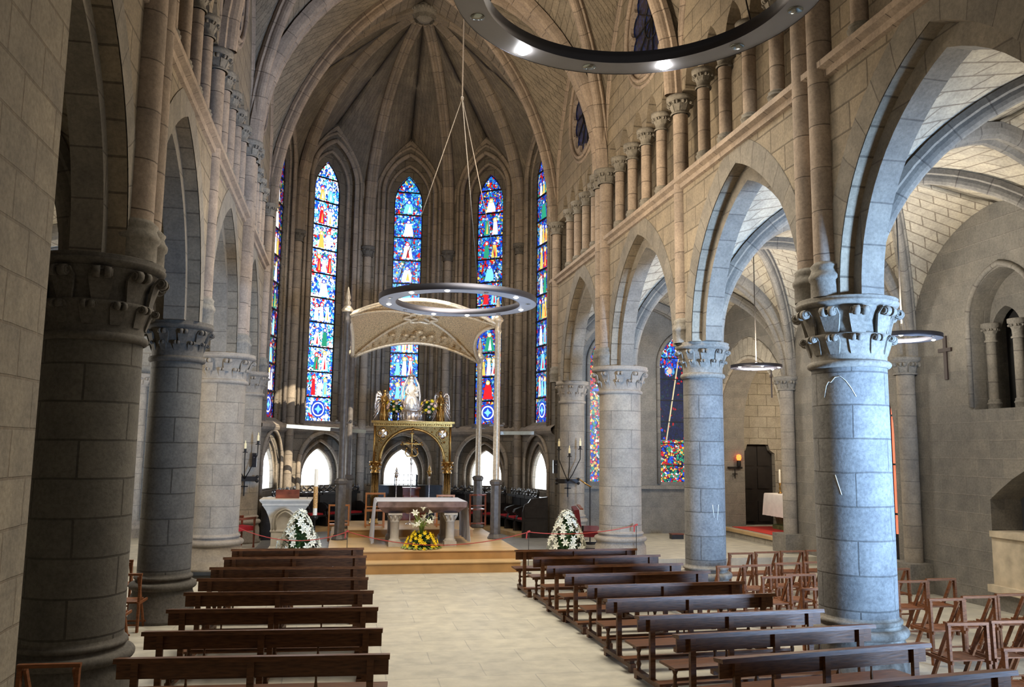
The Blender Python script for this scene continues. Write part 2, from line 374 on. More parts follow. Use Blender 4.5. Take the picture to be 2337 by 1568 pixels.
def dup(root, loc=None, rz=None, label=None, group=None):
    def cp(o, par):
        c = o.copy(); COL.objects.link(c); c.parent = par
        for ch in list(o.children): cp(ch, c)
        return c
    r = cp(root, None)
    if loc is not None: r.location = loc
    if rz is not None: r.rotation_euler = (0, 0, rz)
    if label: r['label'] = label
    if group: r['group'] = group
    return r

# ------------------------------------------------------------------ arch maths
def half(s, h, n=12):
    """springing (0,0) to apex (s,h)"""
    if h > s*1.001:
        R = (s*s+h*h)/(2*s); phi = math.acos(max(-1, (R-s)/R))
        return [(R*(1-math.cos(phi*i/n)), R*math.sin(phi*i/n)) for i in range(n+1)]
    return [(s*(1-math.cos(PI/2*i/n)), h*math.sin(PI/2*i/n)) for i in range(n+1)]
def arch(s0, s1, zs, za, n=12):
    m = (s0+s1)/2; hp = half((s1-s0)/2, za-zs, n)
    L = [(s0+x, zs+z) for x, z in hp]; Rr = [(s1-x, zs+z) for x, z in hp][::-1]
    return L+Rr[1:]
def lancet(c, hw, zb, zs, za, n=10): return [(c-hw, zb)]+arch(c-hw, c+hw, zs, za, n)+[(c+hw, zb)]
def circle(c, z, r, n=32, ph=0): return [(c+r*math.cos(2*PI*i/n+ph), z+r*math.sin(2*PI*i/n+ph)) for i in range(n)]
RIB = [(-.5, 0), (-.5, -.35), (-.36, -.42), (-.34, -.62), (-.27, -.82), (-.14, -.96), (0, -1), (.14, -.96), (.27, -.82), (.34, -.62), (.36, -.42), (.5, -.35), (.5, 0)]
DRIB = [(-.5, 0), (-.5, -.3), (-.46, -.55), (-.34, -.72), (-.18, -.70), (-.07, -.55), (0, -.5), (.07, -.55), (.18, -.70), (.34, -.72), (.46, -.55), (.5, -.3), (.5, 0)]
def curve(A, T, zs, za, n=14):
    A = V((A[0], A[1], 0)); T = V((T[0], T[1], 0)); h = (T-A); s = h.length; h.normalize()
    return [A+h*x+V((0, 0, zs+z)) for x, z in half(s, za-zs, n)], h
def rib(mb, A, T, zs, za, w=.26, d=.26, prof=RIB, n=14, down=0.):
    pts, h = curve(A, T, zs, za, n); B = []
    if down: pts = [pts[0]-V((0, 0, down))]+pts
    for i in range(len(pts)):
        t = (pts[min(i+1, len(pts)-1)]-pts[max(i-1, 0)]).normalized(); B.append((-t.z*h+t.dot(h)*V((0, 0, 1))).normalized())
    mb.sweep(pts, [(a*w, b*d) for a, b in prof], B)
def web(mb, A, B, K, zs, zk, zm, n=14, m=6):
    Mx = ((A[0]+B[0])/2, (A[1]+B[1])/2)
    for P in (A, B):
        r, _ = curve(P, K, zs, zk, n); e, _ = curve(P, Mx, zs, zm, n); L = 0
        for i in range(n):
            dL = (r[i+1]-r[i]).length
            for j in range(m):
                q = [r[i].lerp(e[i], j/m), r[i].lerp(e[i], (j+1)/m), r[i+1].lerp(e[i+1], (j+1)/m), r[i+1].lerp(e[i+1], j/m)]
                d0 = (e[i]-r[i]).length; d1 = (e[i+1]-r[i+1]).length
                mb.face(q, [(d0*j/m, L), (d0*(j+1)/m, L), (d1*(j+1)/m, L+dL), (d1*j/m, L+dL)], True)
            L += dL

# ------------------------------------------------------------------ layout
XR, XL, XC = 6.23, -2.70, 1.765
FR, FL = 5.80, -2.27            # nave faces of the arcade walls
YS = [4.95, 9.35, 13.75, 18.25, 22.4]
KEYZ = 15.4

# ---- floors
b = MB(); b.box(-9, 17, -2, 18.2, -.3, 0); struct(b.build('floor', 'floor_stone'))
b = MB(); b.box(-9, 17, 18.2, 30, -.3, .2); struct(b.build('floor_chancel', 'floor_stone'))
b = MB(); b.box(-2.0, 5.5, 18.6, 26.5, .2, .206); struct(b.build('trim_1', 'chancel_floor_stone'))

# ---- arcade walls, triforium, clerestory
def side_wall(side):
    s = 1 if side == 'right' else -1
    face = FR if s > 0 else FL; nd = V((s, 0, 0)); sd = V((0, 1, 0))
    o = lambda off: V((face+s*off, 0, 0))
    wall = MB(); arches = MB(); string = MB(); cler = MB(); roses = MB()
    bays = [(YS[i], YS[i+1]) for i in range(4)]
    out_holes = []; mid_holes = []; tri = []; rz = []
    for i, (y0, y1) in enumerate(bays):
        m = (y0+y1)/2
        a0, a1 = y0+.42, y1-.42
        h = 7.06 if (y1-y0) > 3 else 6.6
        out_holes.append((a0, a1, h)); mid_holes.append((a0+.16, a1-.16, h-.26))
        k = 4; sp = (y1-y0)/(k+1.35)
        tri.append([(m+(j-(k-1)/2)*sp) for j in range(k)])
        rz.append(15.3 if i == 2 else 20.0 if i == 3 else m)
    yb, ye = (YS[0], 23.2) if s > 0 else (2.0, 23.2)
    def outline(holes, ztop, zs=4.5):
        pts = [(yb, zs)]
        for a0, a1, h in holes:
            pts += arch(a0, a1, zs, h, 14)
        pts += [(ye, zs), (ye, ztop), (yb, ztop)]
        return pts
    wall.slab(outline(out_holes, 7.5), [], o(0), sd, nd, .18)
    arches.slab(outline(mid_holes, 7.4), [], o(.18), sd, nd, .30)
    # voussoir bands flush on the nave face, a little proud
    for a0, a1, h in out_holes:
        ao = arch(a0-.30, a1+.30, 4.5, h+.42, 14); ai = arch(a0, a1, 4.5, h, 14)
        for k in range(len(ai)-1):
            q = [ai[k], ai[k+1], ao[k+1], ao[k]]
            arches.face([o(-.012)+V((0, a, z)) for a, z in q], [(0, k*.3), (0, k*.3+.3), (.3, k*.3+.3), (.3, k*.3)])
        for k in range(len(ao)-1):
            arches.face([o(-.012)+V((0, *ao[k])), o(-.012)+V((0, *ao[k+1])), o(.0)+V((0, *ao[k+1])), o(0)+V((0, *ao[k]))])
    # string course below the triforium
    pr = [(0, 7.28), (-.05, 7.30), (-.06, 7.38), (-.13, 7.42), (-.13, 7.50), (.2, 7.52)]
    for k in range(len(pr)-1):
        a, c = pr[k], pr[k+1]
        string.face([o(a[0])+V((0, yb, a[1])), o(a[0])+V((0, ye, a[1])), o(c[0])+V((0, ye, c[1])), o(c[0])+V((0, yb, c[1]))])
    string.box(*sorted((face, face+s*1.0)), yb, ye, 7.45, 7.52)
    # clerestory with the small triforium arches along its foot
    pts = [(yb, 9.12)]
    for i, (y0, y1) in enumerate(bays):
        if s < 0 and i == 0: continue
        t = tri[i]; sp = t[1]-t[0]; es = [t[0]-sp+.03]+t+[t[-1]+sp-.03]
        for j in range(len(es)-1):
            pts += arch(es[j]+.11, es[j+1]-.11, 9.12, 9.75, 6)
    pts += [(ye, 9.12), (ye, 15.6), (yb, 15.6)]
    holes = [circle(rz[i], 11.5, 1.28, 36) for i in (2, 3)]
    cler.slab(pts, holes, o(0), sd, nd, .42)
    # passage behind the triforium
    back = MB(); back.box(*sorted((face+s*.95, face+s*1.1)), yb, ye, 7.5, 10.2)
    back.box(*sorted((face+s*.35, face+s*1.1)), yb, ye, 10.1, 10.25)
    n = 'wall_'+side
    w = struct(wall.build(n, 'wall_stone')); arches.build('arcade_arches', 'arch_stone', w); string.build('string_course', 'rib_stone', w)
    c = struct(cler.build('wall_clerestory_'+side, 'wall_stone')); back.build('passage_wall', 'wall_stone', c)
    # rose windows
    for q, i in enumerate((2, 3)):
        fr = MB(); no = 12; R0 = 1.28
        # lobed foil ring
        inner = []
        for k in range(no):
            ca = 2*PI*(k+.5)/no; cx_, cz_ = .93*math.cos(ca), .93*math.sin(ca)
            for j in range(7):
                a = ca-PI*.44+PI*.88*j/6; inner.append((rz[i]+cx_+.235*math.cos(a), 11.5+cz_+.235*math.sin(a)))
        fr.slab(circle(rz[i], 11.5, R0-.002, 48), [inner], o(.02), sd, nd, .07)
        for rr, dd in ((1.3, -.02), (1.42, .01)):
            fr.tube([o(dd)+V((0, a, z)) for a, z in circle(rz[i], 11.5, rr, 40)], .045, 6, closed=True)
        g = MB(); g.slab(circle(rz[i], 11.5, 1.22, 36), [], o(.11), sd, nd, .03)
        gl = struct(g.build('window_%d' % ({'right': 12, 'left': 14}[side]+q), 'rose_glass'))
        fr.build('foiled_stone_frame', 'rib_stone', gl)
        lead = MB()
        for k in range(12):
            a = 2*PI*k/12; lead.bar(o(.10)+V((0, rz[i], 11.5)), o(.10)+V((0, rz[i]+.95*math.cos(a), 11.5+.95*math.sin(a))), .03)
        lead.tube([o(.10)+V((0, a, z)) for a, z in circle(rz[i], 11.5, .45, 24)], .02, 5, closed=True)
        lead.build('lead_bars', 'iron', gl)
    return tri
tri_r = side_wall('right'); tri_l = side_wall('left')

# ---- columns
def crockets(mb, r, z, n, sz, ph=0.):
    for k in range(n):
        a = 2*PI*k/n+ph; ca, sa = math.cos(a), math.sin(a); e = V((ca, sa, 0)); t = V((-sa, ca, 0))
        # broad leaf stalk bending outwards
        prof = [(r-.03, z-sz*3.4, .75), (r-.005, z-sz*2.2, 1.0), (r+sz*.25, z-sz*1.1, 1.2), (r+sz*.85, z-sz*.35, 1.1), (r+sz*1.1, z-sz*.6, .6)]
        for q in range(len(prof)-1):
            (r0, z0, w0), (r1, z1, w1) = prof[q], prof[q+1]
            p = [e*r0-t*w0*sz+V((0, 0, z0)), e*r0+t*w0*sz+V((0, 0, z0)), e*r1+t*w1*sz+V((0, 0, z1)), e*r1-t*w1*sz+V((0, 0, z1))]
            mb.face(p); mb.face([v_-e*.03 for v_ in p][::-1]); mb.face([p[0], p[3], p[3]-e*.03, p[0]-e*.03]); mb.face([p[1], p[1]-e*.03, p[2]-e*.03, p[2]])
        c = e*(r+sz*.8)+V((0, 0, z-sz*.75))
        mb.tube([c-t*sz*.85, c-t*sz*.2], [sz*.55, sz*.62], 10); mb.tube([c+t*sz*.2, c+t*sz*.85], [sz*.62, sz*.55], 10)
        for sg in (-1, 1): mb.tube([c+t*sg*sz*.86+e*sz*.32*math.cos(b_)+V((0, 0, sz*.32*math.sin(b_))) for b_ in [2*PI*u/8 for u in range(8)]], sz*.13, 5, closed=True)
def column(x, y, r, z0, double, mats, label, cat='column', capz=4.5, group='nave arcade columns'):
    t = thing('stone_column', label, cat, (x, y, z0), group=group)
    k = r/.5; ms, mc = mats; H = capz-z0
    b = MB(); R = r*1.17
    b.lathe([(0, 0), (R*1.10, 0), (R*1.10, .05), (R*1.04, .08), (R*1.02, .36), (R*.96, .42), (R*.95, .47)], seg=48, uvr=R); b.build('plinth', mc, t)
    b = MB(); pr = []
    for i in range(9):
        a = -PI/2+PI*i/8; pr.append((R*.96+.055*math.cos(a), .52+.055*math.sin(a)))
    pr += [(R*.93, .575), (r*1.04, .585), (r*1.03, .61)]
    for i in range(7):
        a = -PI/2+PI*i/6; pr.append((r*1.03+.03*math.cos(a), .64+.03*math.sin(a)))
    pr += [(r*1.02, .67), (r, .70)]
    b.lathe(pr, seg=48); b.build('base_moulding', mc, t)
    cz = H-(.86 if double else .62)
    b = MB(); b.lathe([(r, .70), (r*1.0, 1.6), (r*.985, cz)], seg=48, uvr=r); b.build('shaft', ms, t)
    b = MB(); pr = []
    for i in range(7):
        a = -PI/2+PI*i/6; pr.append((r*1.0+.045*math.cos(a), cz+.045+.045*math.sin(a)))
    if double:
        pr += [(r*.99, cz+.10), (r*1.0, cz+.2), (r*1.12, cz+.36), (r*1.16, cz+.40), (r*1.0, cz+.42), (r*1.04, cz+.56), (r*1.2, cz+.70), (r*1.22, H-.12)]
        crockets(b, r*1.08, cz+.40, 12, .07, .13); crockets(b, r*1.16, H-.12, 10, .10, .0)
    else:
        pr += [(r*.99, cz+.10), (r*1.02, cz+.3), (r*1.2, cz+.46), (r*1.24, H-.12)]
        crockets(b, r*1.06, cz+.32, 12, .055*k**.5, .13); crockets(b, r*1.18, H-.12, 10, .075*k**.5, 0)
    b.lathe(pr, seg=40); b.build('capital', mc, t)
    b = MB(); A = r*1.36
    b.lathe([(r*1.2, H-.12), (A*.97, H-.10), (A, H-.07), (A, H-.05), (A*.96, H-.04), (A*.99, H-.01), (A*.97, H), (0, H)], seg=48); b.build('abacus', mc, t)
    return t
def scratch(parent, cx, cy, r, z0, pts):
    d = V((-cx, -cy, 0)).normalized(); rt = V((-d.y, d.x, 0)); b = MB()
    b.tube([d*r*math.cos(a)+rt*r*math.sin(a)+V((0, 0, z-z0)) for a, z in pts], .004, 5); b.build('chalk_scratch', 'wax_white', parent)
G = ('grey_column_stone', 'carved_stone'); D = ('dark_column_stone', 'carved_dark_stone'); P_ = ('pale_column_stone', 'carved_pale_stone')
c1 = column(XR-.08, YS[1], .45, 0, True, G, 'thick blue-grey column with double carved capital, nearest one on the right')
scratch(c1, XR-.08, YS[1], .447, 0, [(-.70, 3.28), (-.62, 3.42), (-.55, 3.47), (-.48, 3.46), (-.36, 3.52), (-.22, 3.53), (-.08, 3.47), (.05, 3.38), (.16, 3.28)])
scratch(c1, XR-.08, YS[1], .449, 0, [(-.45, 2.35), (-.30, 2.12)])
c2 = column(XR-.06, YS[2], .345, 0, False, G, 'slim grey column on the right, second from the camera, beside folding chairs')
scratch(c2, XR-.06, YS[2], .346, 0, [(.38, 1.72), (.45, 1.50)])
scratch(c2, XR-.06, YS[2], .346, 0, [(.72, 1.72), (.62, 1.46)])
column(XR-.08, YS[3], .475, .15, False, P_, 'thick pale column on the right with soot stains, behind the front bench')
column(XR-.07, YS[4], .34, .2, False, P_, 'slim pale column at right edge of the choir stalls, behind the three-candle bracket')
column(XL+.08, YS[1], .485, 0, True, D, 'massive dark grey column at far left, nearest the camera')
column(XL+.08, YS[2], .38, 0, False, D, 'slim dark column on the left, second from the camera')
column(XL+.12, YS[3], .50, .15, False, P_, 'thick pale column on the left beside the stone pulpit')
column(XL+.22, YS[4], .36, .2, False, P_, 'slim pale column at left edge of the choir stalls, carrying a candle bracket')

# ---- wall shafts rising to the vault
TN = 19
def shaft_mesh(r, z0, z1, capital=True, base=True, seg=16):
    kb = .42 if r < .12 else 1.0
    b = MB(); cz = z1-.34 if capital else z1
    pr = []
    if base: pr += [(r*q, z0+dz*kb) for q, dz in ((1.3, 0), (1.3, .20), (1.42, .22), (1.45, .26), (1.3, .30), (1.2, .35), (1.3, .39), (1.1, .42), (1, .44))]
    else: pr += [(r, z0)]
    pr += [(r, cz)]
    return pr, cz
def wall_shaft(x, y, r, z0, z1, mat, label, cmat, capital=True, base=True, group='vault shafts', name='vault_shaft'):
    t = thing(name, label, 'wall shaft', (x, y, z0), group=group)
    if name in ('vault_shaft', 'aisle_wall_shaft'):
        global TN
        TN += 1; t.name = 'trim_%d' % TN; t['kind'] = 'structure'
        for q in ('label', 'category', 'group'): del t[q]
    H = z1-z0; pr, cz = shaft_mesh(r, 0, H, capital, base)
    i = 9 if base else 0
    if base: b = MB(); b.lathe(pr[:i], seg=16); b.build('base', cmat, t)
    b = MB(); b.lathe(pr[max(i-1, 0):], seg=16, uvr=r); b.build('shaft', mat, t)
    if capital:
        b = MB(); b.lathe([(r*1.3, cz), (r*1.35, cz+.03), (r*1.05, cz+.05), (r*1.15, cz+.16), (r*1.6, cz+.24), (r*1.35, cz+.25), (r*1.85, cz+.27), (r*1.9, cz+.34), (0, cz+.34)], seg=16)
        crockets(b, r*1.25, cz+.25, 8, r*.42); b.build('capital', cmat, t)
    return t
for s, f, nm in ((1, FR, 'right'), (-1, FL, 'left')):
    for i, y in enumerate(YS[1:4]):
        ic = ('nearest', 'second', 'third')[i]
        mt = 'rib_stone'
        x = f-s*.02
        if i in (0, 2):
            for q, dy in enumerate((-.19, .19)):
                wall_shaft(x, y+dy, .155 if s > 0 or i else .18, 4.5, 9.1, mt, '%s of the twin tall wall shafts above the %s %s column' % (('near one', 'far one')[q], ic, nm), 'carved_stone')
        else: wall_shaft(x+s*.04, y, .135, 4.5, 9.05, mt, 'single tall wall shaft above the slim %s column' % nm, 'carved_stone')
    wall_shaft(f-s*.02, 22.75, .13, 4.5, 9.1, mt, 'tall wall shaft at the %s entrance of the apse' % nm, 'carved_stone')

# ---- triforium colonnettes
cproto = None
for side, f, tri, s in (('right', FR, tri_r, 1), ('left', FL, tri_l, -1)):
    for bi in range(4):
        if side == 'left' and bi == 0: continue
        for j, y in enumerate(tri[bi]):
            lab = '%s colonnette of the gallery in the %s bay of the %s nave wall' % (('first', 'second', 'third', 'fourth')[j], ('nearest', 'second', 'third', 'farthest')[bi], side)
            if cproto is None:
                cproto = wall_shaft(f+s*.04, y, .105, 7.5, 9.14, 'rib_stone', lab, 'carved_stone', group='gallery colonnettes', name='gallery_colonnette')
                cproto['category'] = 'column'
            else: dup(cproto, (f+s*.04, y, 7.5), label=lab)

# ---- nave vaults
v = MB(); zs = 9.1; TZ = 14.3
def quadbay(mb, cs, K, zs, zk, zms): 
    for i in range(4): web(mb, cs[i], cs[(i+1) % 4], K, zs, zk, zms[i])
L1, L2, L3, R1, R2, R3 = [(FL, y) for y in YS[1:4]]+[(FR, y) for y in YS[1:4]]
K1 = (XC, YS[2])
for A, B, zm in ((L1, L2, 13.9), (L2, L3, 13.9), (L3, R3, TZ), (R3, R2, 13.9), (R2, R1, 13.9), (R1, L1, TZ)): web(v, A, B, K1, zs, TZ+.25, zm)
AL, AR = (FL, 22.9), (FR, 22.9)
K2 = (XC, (YS[3]+22.9)/2)
for A, B, zm in ((L3, AL, 13.7), (AL, AR, KEYZ), (AR, R3, 13.7), (R3, L3, TZ)): web(v, A, B, K2, zs, 14.95, zm)
struct(v.build('ceiling', 'vault_stone'))
rb = MB()
for P in (L3, R3): rib(rb, P, (XC, P[1]), zs, TZ, .52, .34, DRIB)
for P in (L2, R2): rib(rb, P, (XC, P[1]), zs, TZ+.25, .28, .28)
for P in (L1, R1): rib(rb, P, (XC, P[1]), zs, TZ, .52, .34, DRIB)
for P in (L1, R1, L3, R3): rib(rb, P, K1, zs, TZ+.25, .28, .28)
for P in (L3, R3, AL, AR): rib(rb, P, K2, zs, 14.95, .28, .28)
for A, B in ((L1, L2), (L2, L3), (R1, R2), (R2, R3), (L3, AL), (R3, AR)):
    m = ((A[0]+B[0])/2, (A[1]+B[1])/2)
    for P in (A, B): rib(rb, P, m, zs, 13.8, .12, .14)
struct(rb.build('trim_2', 'rib_stone'))

# ---- apse
AC = V((1.82, 22.9)); AR_ = 4.35
C = [V((FL, 22.9))]+[AC+AR_*V((math.sin(rad(a)), math.cos(rad(a)))) for a in (-54, -18, 18, 54)]+[V((FR, 22.9))]
AK = (1.82, 22.9)
v = MB(); rb = MB()
for i in range(5): web(v, C[i], C[i+1], AK, 9.9, KEYZ, 12.9)
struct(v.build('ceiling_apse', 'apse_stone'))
for i, c in enumerate(C):
    inw = (V((AC.x, AC.y-1.))-c).normalized(); p = c+inw*.06
    rib(rb, p, AK, 9.9, KEYZ, .36, .28, DRIB, down=.8)
for i in range(5):
    m = (C[i]+C[i+1])/2
    for P in (C[i], C[i+1]): rib(rb, P, m, 9.9, 12.85, .12, .12, down=.8)
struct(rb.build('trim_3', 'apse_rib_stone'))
b = MB(); b.lathe([(0, -.55), (.16, -.52), (.22, -.42), (.34, -.36), (.40, -.22), (.36, -.1), (.3, 0)], (1.82, 22.9, KEYZ), seg=20); crockets(b, .3, -.25, 10, .1)
kb = MB(); kb.lathe([(0, -.50), (.17, -.47), (.24, -.38), (.36, -.32), (.42, -.18), (.36, -.05), (.3, .02)], seg=20); crockets(kb, .32, -.14, 10, .09)
k = kb.build('vault_boss', 'carved_stone'); k.location = (1.82, 22.9, KEYZ); tag(k, 'round carved keystone where the apse ribs meet', 'boss')

wl1 = MB(); wl2 = MB(); rolls = MB()
glass_m = ['stained_glass_dim', 'stained_glass_bright', 'stained_glass_blue', 'stained_glass_mixed', 'stained_glass_side']
for i in range(5):
    A, B = C[i], C[i+1]; Ln = (B-A).length; sd2 = (B-A)/Ln; sd = V((sd2.x, sd2.y, 0)); nd = V((-sd.y, sd.x, 0))
    if nd.dot(V((A.x-AC.x, A.y-AC.y+.5, 0))) < 0: nd = -nd
    o = V((A.x, A.y, 0)); m = Ln/2; q_ = .22 if i in (0, 4) else .75
    rec = lancet(m, .86, 3.30, 11.0, 12.35); dado = lancet(m, .90, .21, 2.1, 3.08)
    wl1.slab([(0, .0), (Ln, .0), (Ln, 14), (0, 14)], [rec, dado], o, sd, nd, .30*q_)
    lan = lancet(m, .48, 3.42, 10.75, 11.74); low = lancet(m, .54, 1.46, 1.72, 2.56)
    wl2.slab([(-.15, 0), (Ln+.15, 0), (Ln+.15, 13), (-.15, 13)], [lancet(m, .66, 3.36, 10.95, 12.0), lancet(m, .68, 1.40, 1.8, 2.78)], o+nd*.30*q_, sd, nd, .16*q_)
    wl2.slab([(-.25, 0), (Ln+.25, 0), (Ln+.25, 13), (-.25, 13)], [lan, low], o+nd*.46*q_, sd, nd, .22)
    pt = lambda q, k: o+sd*q[0]+V((0, 0, q[1]))+nd*k
    for lp, k, r in ((rec, -.03, .075), (lancet(m, 1.02, 3.3, 11.0, 12.6), -.03, .05), (lancet(m, .70, 3.36, 10.95, 12.05), .28, .05), (dado, -.03, .07), (lancet(m, .72, 1.4, 1.8, 2.82), .28, .05), (lancet(m, .58, 1.46, 1.72, 2.60), .45, .035)):
        rolls.tube([pt(q, k*(q_ if k > 0 else 1)) for q in lp], r*(1 if q_ > .5 else .7), 8)
    # sill string course and slope
    pr = [(0, 3.02), (-.09, 3.08), (-.13, 3.15), (-.13, 3.22), (0, 3.32)]
    for k in range(4):
        a, c = pr[k], pr[k+1]; rolls.face([pt((0, a[1]), a[0]), pt((Ln, a[1]), a[0]), pt((Ln, c[1]), c[0]), pt((0, c[1]), c[0])])
    wl1.face([pt((m-.86, 3.30), 0), pt((m+.86, 3.30), 0), pt((m+.5, 3.42), .46*q_), pt((m-.5, 3.42), .46*q_)])
    # glass
    g = MB(); g.slab(lancet(m, .50, 3.40, 10.75, 11.76), [], o+nd*(.46*q_+.07), sd, nd, .03); gw = struct(g.build('window_%d' % (i+1), glass_m[i]))
    bars = MB(); z = 4.15
    while z < 11.2: bars.bar(pt((m-.48, z), .46*q_+.04), pt((m+.48, z), .46*q_+.04), .035, .045); z += .78
    bars.build('saddle_bars', 'iron', gw)
    edge = MB(); edge.tube([pt(q, .46*q_+.05) for q in lancet(m, .465, 3.43, 10.75, 11.70)], .018, 5); edge.build('lead_border', 'iron', gw)
    # figures leaded into each panel
    rf = random.Random(40+i); cols = {}
    def shp(col, poly, dep=0.): cols.setdefault(col, MB()).slab(poly, [], o+nd*(.46*q_+.062-dep), sd, nd, .004)
    zz = 3.42
    for kk in range(10):
        z0 = 3.42 if kk == 0 else 3.37+.78*kk; z1 = min(4.15+.78*kk, 11.0); hh = z1-z0
        if kk == 0:
            shp('glass_deep', circle(m, z0+.36, .27, 20)); shp('glass_white', circle(m, z0+.36, .22, 20), .003); shp('glass_deep', circle(m, z0+.36, .18, 20), .005)
            shp('glass_sky', [(m, z0+.50), (m+.05, z0+.41), (m+.14, z0+.36), (m+.05, z0+.31), (m, z0+.22), (m-.05, z0+.31), (m-.14, z0+.36), (m-.05, z0+.41)], .008)
            continue
        nf = rf.choice((1, 2, 2, 3)) if i != 2 else (1 if kk > 4 else 3)
        for q in range(nf):
            cx_ = m+(q-(nf-1)/2)*(.60/nf)+rf.uniform(-.02, .02); ww = .145/nf+.04; zt = z0+hh*rf.uniform(.66, .78)
            shp(rf.choice(('glass_white', 'glass_white', 'glass_sky', 'glass_red', 'glass_gold', 'glass_green') if i != 2 else ('glass_sky', 'glass_sky', 'glass_white')), [(cx_-ww, z0+.06), (cx_+ww*rf.uniform(.7, 1.1), z0+.06), (cx_+ww*.8, z0+hh*.35), (cx_+ww*.5, zt-.05), (cx_-ww*.5, zt-.05), (cx_-ww*rf.uniform(.6, .9), z0+hh*.3)])
            shp(rf.choice(('glass_gold', 'glass_deep', 'glass_red')), circle(cx_, zt+.01, .075, 14), .003); shp('glass_skin' if rf.random() < .7 else 'glass_white', circle(cx_, zt, .045, 12), .006)
            if rf.random() < .6: shp(rf.choice(('glass_red', 'glass_gold', 'glass_white')), [(cx_-ww*.2, z0+.1), (cx_+ww*.45, z0+.1), (cx_+ww*.15, zt-.12)], .003)
    for cn_, mb_ in cols.items(): mb_.build(cn_+'_figures', cn_, gw)
    g = MB(); g.slab(lancet(m, .56, 1.44, 1.72, 2.58), [], o+nd*(.46*q_+.10), sd, nd, .03); struct(g.build('window_%d' % (i+6), 'daylight_glass'))
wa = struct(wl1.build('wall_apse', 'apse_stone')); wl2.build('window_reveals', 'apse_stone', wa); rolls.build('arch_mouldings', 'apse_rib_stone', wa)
# corner shafts
for i, c in enumerate(C[1:5]):
    inw = (V((AC.x, AC.y-.6))-c).normalized(); sidev = V((-inw.y, inw.x)); p = c+inw*.12
    nm = ('left', 'centre-left', 'centre-right', 'right')[i]
    wall_shaft(p.x, p.y, .125, .2, 9.1, 'apse_rib_stone', 'tall engaged shaft at the %s corner of the apse' % nm, 'carved_dark_stone', group='apse corner shafts')
    for q in (-1, 1):
        w = c+inw*.02+sidev*.20*q
        wall_shaft(w.x, w.y, .06, .2, 9.0, 'apse_stone', 'thin shaft %s of the %s apse corner shaft' % (('right', 'left')[q > 0], nm), 'carved_dark_stone', capital=False, group='apse corner shafts')

# ---- right aisle
OX = 11.0; OY = [5.0, 9.9, 14.6, 19.15, 24.0]; IY = YS[:4]+[24.0]; IX = FR+.50
v = MB(); rb = MB(); AZ = 4.5
for i in range(4):
    cs = [(IX, IY[i]), (OX, OY[i]), (OX, OY[i+1]), (IX, IY[i+1])]
    K = (sum(c[0] for c in cs)/4, sum(c[1] for c in cs)/4)
    quadbay(v, cs, K, AZ, 7.25, (7.15, 7.0, 7.15, 7.05))
    for c in cs: rib(rb, c, K, AZ, 7.25, .24, .24)
for i in range(0, 5):
    e_ = .42 if i == 4 else 0
    A = (IX, IY[i]-e_); B = (OX, OY[i]-e_); m = ((A[0]+B[0])/2, (A[1]+B[1])/2)
    for P in (A, B): rib(rb, P, m, AZ, 7.15, .40, .30, DRIB)
struct(v.build('ceiling_aisle_right', 'aisle_vault_stone')); struct(rb.build('trim_4', 'arch_stone'))
ow = MB(); bl = MB()
bif = lancet(12.22, .76, 3.41, 4.95, 5.85)
nich = [(10.9, .45)]+[(12.78, .45)]; nich = [(12.74, .4), (12.74, 1.85)]+[(12.74-2.6*i/10, 1.85+.62*math.sin(PI*i/10)) for i in range(1, 10)]+[(10.14, 1.85), (10.14, .4)]
rdo = lancet(16.25, 1.0, .5, 3.0, 4.9)
chp = lancet(21.55, 1.95, .2, 3.3, 5.3)
ow.slab([(2, 0), (24.9, 0), (24.9, 7.3), (2, 7.3)], [bif, nich, rdo, chp], (OX, 0, 0), (0, 1, 0), (1, 0, 0), .85)
owr = struct(ow.build('wall_aisle_right', 'aisle_wall_stone'))
vb_ = MB(); ao = arch(21.55-2.30, 21.55+2.30, 3.3, 5.85, 14); ai = arch(21.55-1.95, 21.55+1.95, 3.3, 5.3, 14)
for k in range(len(ai)-1): vb_.face([V((OX-.015, *q)) for q in (ai[k], ai[k+1], ao[k+1], ao[k])], [(0, k*.3), (0, k*.3+.3), (.3, k*.3+.3), (.3, k*.3)])
vb_.tube([V((OX-.01, *q)) for q in lancet(21.55, 1.93, .45, 3.3, 5.27)], .05, 7); vb_.build('chapel_arch_voussoirs', 'chapel_stone', owr)
# twin-arched recess
t = MB(); hp = [(11.42, 3.35), (13.02, 3.35), (13.02, 6.0), (11.42, 6.0)]
t.slab(hp, [lancet(11.84, .34, 3.42, 4.8, 5.25), lancet(12.60, .34, 3.42, 4.8, 5.25)], (OX+.42, 0, 0), (0, 1, 0), (1, 0, 0), .2)
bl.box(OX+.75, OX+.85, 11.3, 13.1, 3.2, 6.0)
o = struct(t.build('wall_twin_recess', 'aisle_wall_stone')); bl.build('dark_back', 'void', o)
rr = MB(); rr.tube([V((OX-.02, a, z)) for a, z in lancet(12.22, .80, 3.45, 4.95, 5.92)], .05, 8); rr.build('arch_moulding', 'arch_stone', o)
for y, lb in ((12.84, 'left colonnette at the edge of the twin-arched wall recess'), (12.22, 'middle colonnette of the twin-arched wall recess')):
    wall_shaft(OX+.30, y, .085, 3.41, 4.95, 'arch_stone', lb, 'carved_stone', group='recess colonnettes', name='recess_colonnette')
